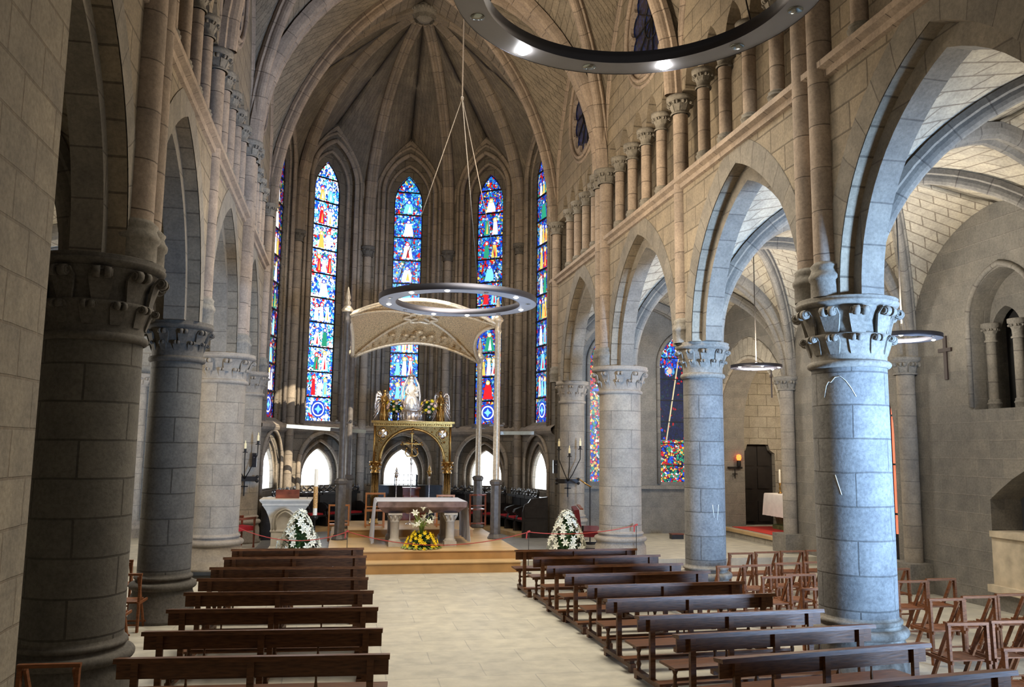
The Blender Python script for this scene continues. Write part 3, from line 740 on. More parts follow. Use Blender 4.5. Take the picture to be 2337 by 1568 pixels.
# tomb niche
b = MB(); b.box(OX+.62, OX+.84, 10.14, 12.74, .4, 2.5); o = struct(b.build('wall_tomb_niche', 'blue_grey_stone'))
t = thing('wall_tomb', 'pale carved stone tomb chest inside the low arched wall niche', 'tomb', (OX, 11.44, 0))
b = MB(); b.box(-.02, .6, -1.3, 1.3, .42, 1.22); b.build('chest', 'tomb_stone', t)
b = MB(); b.box(-.06, .62, -1.3, 1.3, 1.22, 1.32); b.build('lid', 'tomb_stone', t)
b = MB(); b.box(-.12, .5, -1.34, 1.34, .30, .42); b.build('ledge', 'tomb_stone', t)
# red-lit opening with bars
b = MB(); b.box(OX+.14, OX+.18, 15.2, 17.3, .9, 5); o = struct(b.build('window_16', 'red_lit_panel'))
b = MB()
for k in range(13): b.bar((OX+.06, 15.28+k*.16, .5), (OX+.06, 15.28+k*.16, 4.9), .03)
for z in (.55, 1.4, 2.4, 3.4): b.bar((OX+.06, 15.2, z), (OX+.06, 17.3, z), .04)
b.box(OX+.05, OX+.08, 15.2, 17.3, .5, 1.0)
tag(b.build('iron_gate', 'iron'), 'black barred iron gate before a red-lit doorway behind the nearest right column', 'gate')
# outer responds
for y, lb in ((14.6, 'tall engaged shaft on right aisle wall beside the small dark cross'), (19.15, 'pale engaged shaft right of the side chapel opening'), (9.9, 'engaged shaft on right aisle wall near the camera'), (23.75, 'engaged shaft left of the side chapel opening')):
    b_ = wall_shaft(OX-.16, y, .17, .0 if y < 18 else .2, 4.5, 'pale_column_stone', lb, 'carved_stone', group='aisle wall shafts', name='aisle_wall_shaft')
    p = MB(); p.box(-.32, .2, -.32, .32, 0, .55 if y < 18 else .45); p.build('plinth', 'carved_stone', b_)
# east wall of the aisle with two stained windows
ew = MB(); wa_, wb_ = lancet(9.85, .55, 1.7, 5.2, 6.1), lancet(7.55, .45, 1.7, 5.2, 6.0)
ew.slab([(6.0, 0), (11.3, 0), (11.3, 7.4), (6.0, 7.4)], [wa_, wb_], (0, 23.8, 0), (1, 0, 0), (0, 1, 0), .5)
er = struct(ew.build('wall_aisle_east', 'aisle_wall_stone'))
rr = MB()
for lp in (lancet(9.85, .62, 1.65, 5.2, 6.2), lancet(7.55, .52, 1.65, 5.2, 6.1)): rr.tube([V((a, 23.78, z)) for a, z in lp], .06, 8)
rr.box(6.0, 11, 23.7, 23.8, 1.5, 1.6); rr.build('window_mouldings', 'arch_stone', er)
g = MB(); g.slab(lancet(9.85, .56, 1.68, 5.2, 6.12), [], (0, 24.0, 0), (1, 0, 0), (0, 1, 0), .03); gw = struct(g.build('window_17', 'stained_glass_saint'))
# bottom panel, border and staff of the saint window, set in its own colours
pn = MB(); pn.slab([(9.31, 1.70), (10.39, 1.70), (10.39, 2.95), (9.31, 2.95)], [], (0, 23.985, 0), (1, 0, 0), (0, 1, 0), .012); pn.build('lower_scene_panel', 'stained_glass_aisle', gw)
pn = MB(); pn.slab(arch(9.31, 10.39, 5.15, 6.08), [], (0, 23.985, 0), (1, 0, 0), (0, 1, 0), .012); pn.build('canopy_panel', 'stained_glass_mixed', gw)
pn = MB(); pn.bar((9.55, 23.98, 2.95), (9.98, 23.98, 5.5), .035); pn.build('golden_staff', 'wax', gw)
pn = MB(); pn.ico((9.68, 23.98, 5.05), .17, 2, (1, .08, 1)); pn.build('halo', 'stained_glass_blue', gw)
pn = MB(); pn.ico((9.68, 23.965, 5.05), .10, 2, (.8, .1, 1)); pn.build('face', 'peach_petal', gw)
bars = MB()
for k in range(6): bars.bar((9.3, 23.96, 2.2+k*.65), (10.4, 23.96, 2.2+k*.65), .03)
bars.build('saddle_bars', 'iron', gw)
g = MB(); g.slab(lancet(7.55, .46, 1.68, 5.2, 6.02), [], (0, 24.0, 0), (1, 0, 0), (0, 1, 0), .03); gw = struct(g.build('window_18', 'stained_glass_aisle'))
# chapel
ch = MB(); niche = lancet(12.75, 1.15, .2, 3.2, 5.0)
dr = [(11.98, .3), (11.98, 2.58), (12.02, 2.6), (12.14, 2.68), (12.2, 2.86), (12.9, 2.86), (12.96, 2.68), (13.08, 2.6), (13.12, 2.58), (13.12, .3)]
ch.slab([(11.0, 0), (15.2, 0), (15.2, 7), (11.0, 7)], [dr], (0, 24.0, 0), (1, 0, 0), (0, 1, 0), .4)
ch.box(15, 15.3, 18, 24.4, 0, 7); ch.box(11.85, 15.2, 18.0, 18.3, 0, 7); ch.box(11.85, 15.3, 18, 24.4, 6.2, 6.4)
struct(ch.build('wall_chapel', 'chapel_stone'))
b = MB(); b.box(10.98, 15, 19.6, 24, .2, .42); struct(b.build('floor_chapel', 'chapel_stone'))
b = MB(); b.box(10.94, 11.05, 19.6, 23.5, .36, .44); struct(b.build('trim_5', 'platform_wood'))
b = MB(); b.box(11.3, 14.6, 19.75, 23.3, .42, .435); tag(b.build('red_carpet', 'red_carpet'), 'red carpet covering the side chapel floor', 'carpet')
d = struct(MB().box(11.9, 13.2, 24.2, 24.3, .3, 3.0).build('door_1', 'dark_door_wood'))
b = MB()
for xx in (12.05, 12.62):
    for zz in (.5, 1.5, 2.2): b.box(xx, xx+.42, 24.17, 24.2, zz, zz+.62)
b.build('door_panels', 'dark_door_wood', d)
# west part of the left: pier, left aisle
b = MB(); b.box(-3.6, -2.20, 1.2, 6.62, 0, 12); b.box(-3.6, -2.14, 1.2, 6.70, 0, .5); struct(b.build('wall_pier_left', 'pale_wall_stone'))
LX = -7.9; LY = [5.0, 9.35, 13.75, 18.25, 24.0]; LI = FL-.50
v = MB(); rb = MB()
for i in range(4):
    cs = [(LI, LY[i]), (LX, LY[i]), (LX, LY[i+1]), (LI, LY[i+1])]; K = ((LI+LX)/2, (LY[i]+LY[i+1])/2)
    quadbay(v, cs, K, AZ, 7.25, (7.15, 7.0, 7.15, 7.05))
    for c in cs: rib(rb, c, K, AZ, 7.25, .24, .24)
for i in range(5):
    m = ((LI+LX)/2, LY[i])
    for P in ((LI, LY[i]), (LX, LY[i])): rib(rb, P, m, AZ, 7.15, .4, .3, DRIB)
struct(v.build('ceiling_aisle_left', 'aisle_vault_stone')); struct(rb.build('trim_6', 'arch_stone'))
b = MB(); b.box(LX-.5, LX, 2, 24.5, 0, 7.3); b.box(LX, -2.4, 24, 24.4, 0, 7.3); struct(b.build('wall_aisle_left', 'pale_wall_stone'))
for y, lb in ((18.2, 'third'), (23.75, 'farthest')):
    wall_shaft(LX+.16, y, .17, .0 if y < 18 else .2, 4.5, 'pale_column_stone', lb+' engaged shaft on the left aisle wall', 'carved_pale_stone', group='left aisle shafts', name='aisle_wall_shaft')
wall_shaft(-5.4, 23.8, .16, .2, 4.5, 'pale_column_stone', 'engaged shaft on the end wall of the left aisle, seen between two left columns', 'carved_pale_stone', group='left aisle shafts', name='aisle_wall_shaft')

# ------------------------------------------------------------------ altar platform
b = MB(); b.box(.30, 3.80, 17.95, 18.6, 0, .206); pf = b.build('lower_step', 'platform_riser')
pl = thing('altar_platform', 'tan two-stepped platform carrying the altar at the head of the aisle', 'platform', (0, 0, 0)); pf.parent = pl
MB().box(.28, 3.82, 17.93, 18.6, .200, .222).build('lower_tread', 'platform_wood', pl)
MB().box(-.25, 3.84, 18.45, 24.2, .206, .39).build('upper_step', 'platform_riser', pl)
MB().box(-.27, 3.86, 18.43, 24.2, .39, .41).build('upper_tread', 'platform_wood', pl)
p2 = thing('wooden_dais', 'low orange wooden dais behind the altar under the golden arch', 'platform', (1.72, 22.3, .41))
MB().box(-1.55, 1.55, -1.0, 1.6, 0, .17).build('base', 'platform_riser', p2); MB().box(-1.57, 1.57, -1.02, 1.6, .17, .19).build('top', 'platform_wood', p2)

# ------------------------------------------------------------------ altar
ALT = (1.78, 20.0, .41)
al = thing('altar_table', 'long mottled brown marble altar table on carved stone columns', 'altar', ALT)
b = MB()
for (x0, x1, y0, y1, z0), (X0, X1, Y0, Y1, z1) in zip([(-.84, .84, -.62, .62, .74), (-1.0, 1.0, -.86, .86, .88)], [(-1.0, 1.0, -.86, .86, .88), (-1.02, 1.02, -.88, .88, 1.0)]):
    lo = [V((x0, y0, z0)), V((x1, y0, z0)), V((x1, y1, z0)), V((x0, y1, z0))]; hi = [V((X0, Y0, z1)), V((X1, Y0, z1)), V((X1, Y1, z1)), V((X0, Y1, z1))]
    for k in range(4): b.face([lo[k], lo[(k+1) % 4], hi[(k+1) % 4], hi[k]])
b.face([V((-1.02, -.88, 1.0)), V((1.02, -.88, 1.0)), V((1.02, .88, 1.0)), V((-1.02, .88, 1.0))]); b.face([V((-.84, .62, .74)), V((.84, .62, .74)), V((.84, -.62, .74)), V((-.84, -.62, .74))])
b.build('tabletop', 'altar_marble', al)
for sx in (-.60, .66):
    for sy in (-.62, .62):
        b = MB(); b.box(sx-.14, sx+.14, sy-.14, sy+.14, 0, .11)
        b.lathe([(.13, .11), (.13, .14), (.105, .16), (.10, .18), (.10, .54), (.115, .55), (.105, .57), (.115, .64), (.15, .71)], (sx, sy, 0), seg=20)
        b.box(sx-.155, sx+.155, sy-.155, sy+.155, .70, .74)
        for k in range(8): a = k*PI/4; b.tube([(sx+.11*math.cos(a), sy+.11*math.sin(a), .58), (sx+.15*math.cos(a), sy+.15*math.sin(a), .69)], [.012, .03], 5)
        b.build('column_leg', 'leg_stone', al)
def cloth(name, x0, x1, ylo, yhi, ztop, dropL, dropR, mat, lab, ny=14):
    b = MB(); prof = [(x0-.02, ztop-dropL), (x0-.015, ztop-dropL*.5), (x0-.005, ztop-.02), (x0+.02, ztop+.006), (x1-.02, ztop+.006), (x1+.005, ztop-.02), (x1+.015, ztop-dropR*.5), (x1+.02, ztop-dropR)]
    g = []
    for j in range(ny+1):
        y = ylo+(yhi-ylo)*j/ny; row = []
        for k, (x, z) in enumerate(prof):
            d = max(0, (ztop-z)); sgn = -1 if k < 4 else 1
            row.append(V((x+sgn*d*(.05+.045*math.sin(j*2.3)), y, z)))
        g.append(row)
    for j in range(ny):
        for k in range(len(prof)-1):
            q = [g[j][k], g[j+1][k], g[j+1][k+1], g[j][k+1]]; b.face(q, None, True)
            b.face([p-V((0, 0, .004)) for p in q][::-1], None, True)
    return tag(b.build(name, mat), lab, 'cloth')
cloth('altar_cloth', ALT[0]-1.03, ALT[0]+1.03, ALT[1]-.86, ALT[1]+.80, ALT[2]+1.0, .92, .90, 'altar_cloth', 'pale grey cloth over the marble altar, hanging down at both ends')

# ------------------------------------------------------------------ flowers
def petal_star(r, n=6, up=.35):
    b = MB()
    for k in range(n):
        a = 2*PI*k/n; t = V((math.cos(a), math.sin(a), 0)); s_ = V((-t.y, t.x, 0))
        p = [V((0, 0, 0)), t*r*.5+s_*r*.22+V((0, 0, r*up*.9)), t*r+V((0, 0, r*up)), t*r*.5-s_*r*.22+V((0, 0, r*up*.9))]
        b.face(p); b.face([q-V((0, 0, .003)) for q in p][::-1])
    b.ico((0, 0, r*.12), r*.16, 1)
    return b
def bouquet(name, label, loc, H, R, n, petal, leafm, shape, br=.07, vase=None, vaseh=0, extra=None, seed=1, cat='flowers'):
    rnd = random.Random(seed); t = thing(name, label, cat, loc)
    b = MB(); nl = int(n*2.6)
    def rpos(out):
        h = rnd.random(); a = rnd.uniform(0, 2*PI); rr = shape(h)*R*out; return V((rr*math.cos(a), rr*math.sin(a), vaseh+h*H)), a, h
    for k in range(nl):
        p, a, h = rpos(rnd.uniform(.75, 1.12)); q = V((p.x*.25, p.y*.25, max(vaseh, p.z-.18*H)))
        d = (p-q); s_ = V((-math.sin(a), math.cos(a), 0))*(.02+.02*rnd.random())
        m_ = q.lerp(p, .6); b.face([q, m_+s_, p, m_-s_]); b.face([q-V((0, 0, .004)), m_-s_-V((0, 0, .004)), p-V((0, 0, .004)), m_+s_-V((0, 0, .004))])
    b.lathe([(0, vaseh), (shape(.05)*R*.6, vaseh+.02*H), (shape(.4)*R*.6, vaseh+H*.4), (0, vaseh+H*.9)], seg=9, smooth=False)
    b.build('foliage', leafm, t)
    proto = None
    for k in range(n):
        h = (k+.5)/n*.97; a = k*2.39996+rnd.uniform(-.3, .3); rr = shape(h)*R*rnd.uniform(.9, 1.1)
        p = V((rr*math.cos(a), rr*math.sin(a), vaseh+h*H))
        if proto is None: proto = petal_star(br).build('blossom', petal, t); o = proto
        else:
            o = proto.copy(); COL.objects.link(o); o.parent = t
        if extra and k % 3 == 1: 
            if k == 1: o.data = o.data.copy(); o.data.materials[0] = M[extra]; ex = o.data
            else: o.data = ex
        o.location = p; d = V((p.x, p.y, .25*R+.02)).normalized()
        o.rotation_euler = d.to_track_quat('Z', 'Y').to_euler(); sc = rnd.uniform(.75, 1.2); o.scale = (sc,)*3
    if vase:
        v_ = MB(); v_.lathe([(0, 0), (.055, 0), (.075, .06), (.085, .15), (.07, vaseh), (0, vaseh)], seg=16); v_.build('vase', vase, t)
    return t
cone = lambda h: (1-h)**.75*(.85+.3*min(1, h*6))+.06
bouquet('white_flower_arrangement', 'tall mound of white lilies in front of the stone pulpit', (-.92, 19.5, .2), 1.0, .44, 95, 'white_petal', 'leaf', cone, .10, seed=3, extra='white_petal')
bouquet('white_flower_arrangement', 'tall mound of white lilies before the right choir column', (5.20, 19.35, .2), 1.0, .42, 95, 'white_petal', 'leaf', cone, .10, seed=9, extra='white_petal')
bq = bouquet('yellow_flower_arrangement', 'yellow chrysanthemums topped with white lilies on the platform before the altar', (1.75, 18.92, .41), .36, .36, 60, 'yellow_petal', 'leaf', lambda h: 1.0-h**2*.55, .062, seed=5)
top = petal_star(.10, 6, .8).build('lily', 'white_petal', bq); top.location = (.02, -.05, .82)
for k, (x, y, z) in enumerate(((-.16, -.05, .74), (.14, -.08, .76), (.24, 0, .62), (.05, -.1, .66), (-.06, -.1, .5), (.16, -.12, .54), (-.2, -.05, .45), (.02, 0, .58))):
    o = top.copy(); COL.objects.link(o); o.parent = bq; o.location = (x, y, z); o.rotation_euler = (.9-.2*k % .7, .3*math.sin(k*2), k*1.3)
b = MB()
for k in range(26):
    a = k*2.4; b.tube([(0, 0, .2), (.06*math.cos(a), .06*math.sin(a), .5), (.20*math.cos(a), .12*math.sin(a)-.02, .45+.4*((k*7) % 10)/10)], [.006, .012, .003], 4)
for k in range(22):
    a = 2*PI*k/22; b.face([V((.25*math.cos(a), .25*math.sin(a), .06)), V((.44*math.cos(a+.1), .40*math.sin(a+.1), .03)), V((.47*math.cos(a), .43*math.sin(a), .01)), V((.42*math.cos(a-.12), .38*math.sin(a-.12), .05))])
b.build('stems', 'pale_leaf', bq)

# ------------------------------------------------------------------ baldachin canopy
BP = [(-.05, 20.85), (3.74, 20.75), (.12, 23.85), (3.76, 23.75)]
ZP = [5.95, 5.85, 5.2, 5.2]
cn = thing('canopy', 'curved golden openwork canopy stretched over the altar between four posts', 'canopy', (1.85, 22.3, 5.2))
b = MB(); nU, nV = 24, 16
def cpt(u, v):
    FLc = V((BP[0][0], BP[0][1], 5.86)); FRc = V((BP[1][0], BP[1][1], 5.76)); BLc = V((BP[2][0], BP[2][1], 5.14)); BRc = V((BP[3][0], BP[3][1], 5.08))
    p = (FLc*(1-u)+FRc*u)*(1-v)+(BLc*(1-u)+BRc*u)*v
    sag_u = .42*4*v*(1-v)*0; inx = 0
    p.z += .52*4*u*(1-u)*(1-v)+.50*4*u*(1-u)*v+.18*4*v*(1-v)
    # concave side edges
    p.x += (.06 if u < .5 else -.34)*4*v*(1-v)*abs(2*u-1)**3
    return p-V((1.85, 22.3, 5.2))
for i in range(nU):
    for j in range(nV):
        q = [cpt(i/nU, j/nV), cpt((i+1)/nU, j/nV), cpt((i+1)/nU, (j+1)/nV), cpt(i/nU, (j+1)/nV)]
        b.face(q[::-1], None, True); b.face([p+V((0, 0, .04)) for p in q], None, True)
b.build('canopy_sheet', 'canopy_gold', cn)
b = MB()
dn = V((0, 0, -.03))
for e in ([cpt(i/24, 0) for i in range(25)], [cpt(i/24, 1) for i in range(25)], [cpt(0, j/16) for j in range(17)], [cpt(1, j/16) for j in range(17)]): b.tube(e, .055, 7)
for f in (lambda t: cpt(t, t), lambda t: cpt(t, 1-t)): b.tube([f(k/24)+dn for k in range(25)], .035, 6)
b.build('canopy_trim', 'canopy_trim', cn)
b = MB(); c0 = cpt(.5, .5)
pts = []
for k in range(48):
    a = 2*PI*k/48; r = 1+.16*math.cos(6*a); u = .5+.105*r*math.cos(a); v_ = .5+.10*r*math.sin(a); pts.append(cpt(u, v_)+V((0, 0, -.05)))
b.tube(pts, .035, 6, closed=True); b.build('medallion_frame', 'canopy_trim', cn)
b = MB(); b.ico((0, 0, 0), .10, 1, (1, 1, .5)); boss = b.build('relief_boss', 'canopy_gold', cn); boss.location = cpt(.5, .5)+V((0, 0, -.06))
for (u, v_, q) in [(.5+.05*math.cos(k*2.4)*(k/9), .5+.05*math.sin(k*2.4), 1) for k in range(1, 8)]+[(.30, .82, 1.3), (.40, .85, 1.3), (.60, .85, 1.3), (.70, .82, 1.3), (.5, .80, 1.6), (.46, .88, 1.2), (.54, .88, 1.2)]+[(.06+.88*k/17, .93, .55) for k in range(18)]+[(.04+.92*k/21, .05, .5) for k in range(22)]:
    o = boss.copy(); COL.objects.link(o); o.parent = cn; o.location = cpt(u, v_)+V((0, 0, -.04)); o.scale = (q, q, q)
for i, (x, y) in enumerate(BP):
    z = .41; H = ZP[i]
    t = thing('canopy_post', ('front left', 'front right', 'back left', 'back right')[i]+' slender dark canopy post with stone foot', 'post', (x, y, z), group='canopy posts')
    b = MB(); b.lathe([(.20, 0), (.20, .03), (.17, .07), (.15, .12)], seg=8, a0=PI/8, a1=2*PI+PI/8, smooth=False)
    b.build('foot', 'canopy_post', t)
    b = MB(); b.lathe([(.13, .12), (.13, 1.30), (.16, 1.34), (.17, 1.40), (.12, 1.45)], seg=8, a0=PI/8, a1=2*PI+PI/8, smooth=False); b.build('lower_post', 'canopy_post', t)
    b = MB(); b.lathe([(.085, 1.45), (.075, H-z-.3), (.10, H-z-.26), (.08, H-z-.2), (.085, H-z-.05), (.12, H-z)], seg=12); b.build('upper_post', 'canopy_trim' if i in (1, 3) else 'canopy_post', t)
    b = MB(); b.lathe([(.13, H-z), (.15, H-z+.05), (.10, H-z+.12), (.06, H-z+.17), (.085, H-z+.22), (.05, H-z+.3), (.07, H-z+.36), (.015, H-z+.62), (0, H-z+.64)], seg=10); b.build('finial', 'canopy_trim', t)
    b = MB(); b.box(-.18, .18, -.03, .03, 2.78, 2.82); b.ico((.17, 0, 2.83), .05, 1); b.ico((-.17, 0, 2.83), .05, 1); b.build('cross_arm', 'canopy_post', t)

# ------------------------------------------------------------------ golden arch behind the altar
GX, GY = 1.80, 22.9
ga = thing('golden_arch', 'gilded arch with two silver medallions standing behind the altar', 'arch', (GX, GY, .60))
b = MB(); rr = .86
out = [(-1.02, 1.66), (-1.02, 2.66), (1.02, 2.66), (1.02, 1.66), (.86, 1.66)]+[(rr*math.cos(a), 1.66+rr*math.sin(a)) for a in [PI*k/24 for k in range(1, 24)]]+[(-.86, 1.66)]
b.slab(out, [], (0, -.14, 0), (1, 0, 0), (0, 1, 0), .28); b.build('arch_panel', 'dark_gold', ga)
b = MB(); b.tube([(rr*math.cos(a), -.16, 1.66+rr*math.sin(a)) for a in [PI*k/28 for k in range(29)]], .035, 8); b.tube([(1.02, -.15, 1.64), (1.02, -.15, 2.64)], .03, 6); b.tube([(-1.02, -.15, 1.64), (-1.02, -.15, 2.64)], .03, 6)
b.box(-1.12, 1.12, -.24, .24, 2.68, 2.74); b.box(-1.06, 1.06, -.19, .19, 2.60, 2.68); b.build('gilt_mouldings', 'gold', ga)
b = MB(); rnd = random.Random(4)
for sx in (-1, 1):
    for k in range(60):
        x = rnd.uniform(.1, .97); z = rnd.uniform(1.72, 2.56)
        if math.hypot(x, z-1.66) > .93 and math.hypot(x-.80, z-2.42) > .2: b.ico((sx*x, -.15, z), rnd.uniform(.018, .034), 1)
for k in range(34): b.ico((-1.0+2.0*k/33, -.20, 2.645), .02, 1)
b.ico((0, -.17, 2.54), .05, 1); b.build('gilt_foliage', 'gold', ga)
for sx in (-1, 1):
    b = MB()
    for k in range(4): b.tube([V((sx*.80, -.165, 2.40))+V((.085*math.cos(k*PI/2), 0, .085*math.sin(k*PI/2)))+V((.075*math.cos(a), 0, .075*math.sin(a))) for a in [2*PI*q/12 for q in range(12)]], .014, 5, closed=True)
    fr_ = b.build('medallion', 'gold', ga)
    b = MB(); b.ico((sx*.80, -.15, 2.40), .13, 2, (1, .2, 1)); b.build('silver_relief', 'silver', fr_)
    b = MB(); x = sx*.97
    b.lathe([(.13, 0), (.13, .05), (.10, .07), (.12, .12), (.09, .15)], (x, 0, 0), seg=12); b.box(x-.13, x+.13, -.13, .13, -.19, 0); b.build('column_foot', 'gold', ga)
    b = MB(); pr = []
    for k in range(4): b.tube([(x+.065*math.cos(a), .065*math.sin(a), .12), (x+.065*math.cos(a), .065*math.sin(a), 1.36)], .05, 8) if False else None
    for k in range(8): a = k*PI/4+PI/8; b.tube([(x+.07*math.cos(a), .07*math.sin(a), .12), (x+.07*math.cos(a), .07*math.sin(a), 1.34)], .035, 7)
    b.build('fluted_column', 'dark_gold', ga)
    b = MB(); b.lathe([(.12, 1.34), (.13, 1.37), (.10, 1.40), (.11, 1.5), (.14, 1.6), (.17, 1.62), (.17, 1.66), (0, 1.66)], (x, 0, 0), seg=12)
    for k in range(8):
        a = k*PI/4
        b.ico((x+.125*math.cos(a), .125*math.sin(a), 1.46), .03, 1); b.ico((x+.15*math.cos(a+.4), .15*math.sin(a+.4), 1.56), .034, 1)
    b.build('capital', 'gold', ga)

def skinfig(name, joints, edges, radii, mat, parent=None, sub=2):
    me = bpy.data.meshes.new(name); me.from_pydata([V(j) for j in joints], edges, []); o = bpy.data.objects.new(name, me); COL.objects.link(o)
    o.modifiers.new('skin', 'SKIN')
    for i, r in enumerate(radii): me.skin_vertices[0].data[i].radius = (r, r) if not isinstance(r, tuple) else r
    me.skin_vertices[0].data[0].use_root = True
    m = o.modifiers.new('sub', 'SUBSURF'); m.levels = sub; m.render_levels = sub
    me.materials.append(M[mat]); o.parent = parent; return o
def wing(b, sx, sy=1):
    # layered feathers curving back from the shoulder
    for k in range(7):
        a0 = V((sx*.05, .05, .66-.03*k)); tip = V((sx*(.20+.012*k), .10, .70-.115*k)); mid = V((sx*(.17-.006*k), .09, .78-.09*k))
        b.tube([a0, mid, tip], [.018, .030, .010], 6)
    b.tube([V((sx*.04, .05, .62)), V((sx*.12, .08, .80)), V((sx*.19, .09, .72)), V((sx*.22, .1, .4)), V((sx*.20, .1, .1))], [.03, .032, .03, .024, .008], 7)
def angel(x, y, z, turn, label):
    t = thing('angel_statue', label, 'statue', (x, y, z), turn)
    J = [(0, 0, .36), (0, 0, .50), (0, 0, .62), (0, -.01, .70), (0, -.02, .77), (.07, 0, .63), (.10, -.05, .50), (.03, -.13, .50), (-.07, 0, .63), (-.10, -.05, .50), (-.02, -.13, .52)]
    E_ = [(0, 1), (1, 2), (2, 3), (3, 4), (2, 5), (5, 6), (6, 7), (2, 8), (8, 9), (9, 10)]
    skinfig('body', J, E_, [.075, .07, .07, .028, .05, .04, .032, .02, .04, .032, .02], 'gold', t)
    b = MB(); b.lathe([(0, .0), (.135, 0), (.13, .04), (.10, .18), (.085, .34), (.075, .46), (0, .5)], seg=14, sy=.85)
    for k in range(12): a = k*PI/6; b.tube([(.12*math.cos(a), .10*math.sin(a), .01), (.082*math.cos(a), .07*math.sin(a), .38)], [.018, .01], 5)
    b.build('robe', 'gold', t)
    b = MB(); b.ico((0, 0, .795), .058, 2, (1, 1, .95)); b.tube([(0, .04, .78), (0, .06, .68)], [.045, .02], 7); b.build('hair', 'dark_gold', t)
    b = MB(); wing(b, 1); wing(b, -1); b.build('wings', 'silver', t)
    return t
angel(1.02, 22.92, 3.34, .45, 'golden winged angel statue on the left end of the golden arch')
angel(2.55, 22.92, 3.34, -.45, 'golden winged angel statue on the right end of the golden arch')
# central statue
st = thing('madonna_statue', 'bright silver seated mother and child statue on a low pedestal above the golden arch', 'statue', (1.74, 22.92, 3.34))
b = MB(); b.lathe([(.36, 0), (.36, .03), (.30, .05), (.29, .26), (.33, .28), (.35, .31), (0, .31)], seg=24, sy=.6)
for k in range(16): a = 2*PI*k/16; b.tube([(.30*math.cos(a), .18*math.sin(a), .05), (.30*math.cos(a), .18*math.sin(a), .26)], .022, 6)
b.build('pedestal', 'silver', st)
J = [(0, 0, .62), (0, 0, .78), (0, 0, .93), (0, -.01, 1.02), (0, -.02, 1.10), (.10, 0, .93), (.15, -.06, .78), (.06, -.15, .76), (-.10, 0, .93), (-.15, -.06, .78), (-.05, -.14, .72), (.09, -.12, .60), (.11, -.17, .40), (-.09, -.12, .60), (-.11, -.17, .40)]
skinfig('figure', J, [(0, 1), (1, 2), (2, 3), (3, 4), (2, 5), (5, 6), (6, 7), (2, 8), (8, 9), (9, 10), (0, 11), (11, 12), (0, 13), (13, 14)], [.11, .095, .095, .035, .06, .055, .042, .026, .055, .042, .026, .085, .08, .085, .08], 'silver_statue', st)
b = MB(); b.lathe([(0, .31), (.25, .31), (.25, .36), (.20, .5), (.16, .66), (0, .72)], (0, -.04, 0), seg=16, sy=.8)
for k in range(14): a = 2*PI*k/14; b.tube([(.24*math.cos(a), -.04+.19*math.sin(a), .32), (.15*math.cos(a), -.04+.12*math.sin(a), .64)], [.03, .015], 6)
b.build('robe', 'silver_statue', st)
b = MB(); b.ico((0, .01, 1.11), .07, 2); b.tube([(0, .05, 1.10), (0, .09, .9), (0, .09, .7)], [.06, .10, .12], 9); b.build('veil', 'silver_statue', st)
b = MB(); b.lathe([(.062, 1.15), (.075, 1.16), (.07, 1.19), (.085, 1.24), (.062, 1.18)], seg=12)
for k in range(8): a = k*PI/4; b.ico((.082*math.cos(a), .082*math.sin(a), 1.26), .014, 1)
b.build('crown', 'silver', st)
J = [(.13, -.13, .72), (.14, -.13, .84), (.14, -.14, .90), (.14, -.145, .95), (.20, -.16, .82), (.10, -.2, .82), (.12, -.22, .68), (.18, -.22, .68)]
skinfig('child', J, [(0, 1), (1, 2), (2, 3), (1, 4), (1, 5), (0, 6), (0, 7)], [.05, .045, .02, .04, .018, .018, .025, .025], 'silver_statue', st)
b = MB()
for sx in (-1, 1): b.tube([(sx*.22, .05, .32), (sx*.24, .06, .7), (sx*.20, .07, 1.0), (sx*.10, .08, 1.2), (0, .08, 1.30)], .03, 7)
b.tube([(-.2, .08, .9), (0, .1, 1.28), (.02, .1, 1.42)], [.02, .03, .015], 6); b.build('throne_back', 'silver_statue', st)
bouquet('vase_of_flowers', 'dark vase of peach roses left of the silver statue', (1.31, 22.85, 3.34), .36, .23, 34, 'peach_petal', 'leaf', lambda h: .35+1.1*math.sin(min(1, h*1.1)*PI*.8+.2)*.65, .06, 'dark_vase', .22, 'yellow_petal', 21, 'vase')
bouquet('vase_of_flowers', 'dark vase of peach and yellow roses right of the silver statue', (2.24, 22.85, 3.34), .36, .23, 34, 'peach_petal', 'leaf', lambda h: .35+1.1*math.sin(min(1, h*1.1)*PI*.8+.2)*.65, .06, 'dark_vase', .22, 'yellow_petal', 22, 'vase')
# golden crucifix on a staff
cr = thing('processional_cross', 'ornate golden crucifix on a thin staff inside the golden arch', 'cross', (1.77, 22.62, .60))
b = MB(); b.lathe([(.12, 0), (.12, .03), (.03, .06), (.012, .1), (.012, 1.55), (.04, 1.6), (.02, 1.66), (.045, 1.72), (.02, 1.78)], seg=10); b.build('staff', 'silver', cr)
b = MB(); cz = 2.12; b.box(-.018, .018, -.012, .012, 1.75, 2.42); b.box(-.24, .24, -.012, .012, cz-.018, cz+.018)
for x, z in ((0, 2.42), (.25, cz), (-.25, cz), (0, 1.84)):
    for k in range(3): a = k*2*PI/3+PI/2; b.ico((x+.035*math.cos(a), 0, z+.035*math.sin(a)), .03, 1)
for k in range(16): a = 2*PI*k/16; b.tube([(.08*math.cos(a), 0, cz+.08*math.sin(a)), (.17*math.cos(a), 0, cz+.17*math.sin(a))], [.012, .003], 4)
for sx in (-1, 1): b.tube([(0, 0, 1.80), (sx*.12, 0, 1.80), (sx*.17, 0, 1.88), (sx*.14, 0, 1.98)], .02, 6); b.ico((sx*.14, -.01, 2.0), .035, 1)
b.build('cross_head', 'gold', cr)
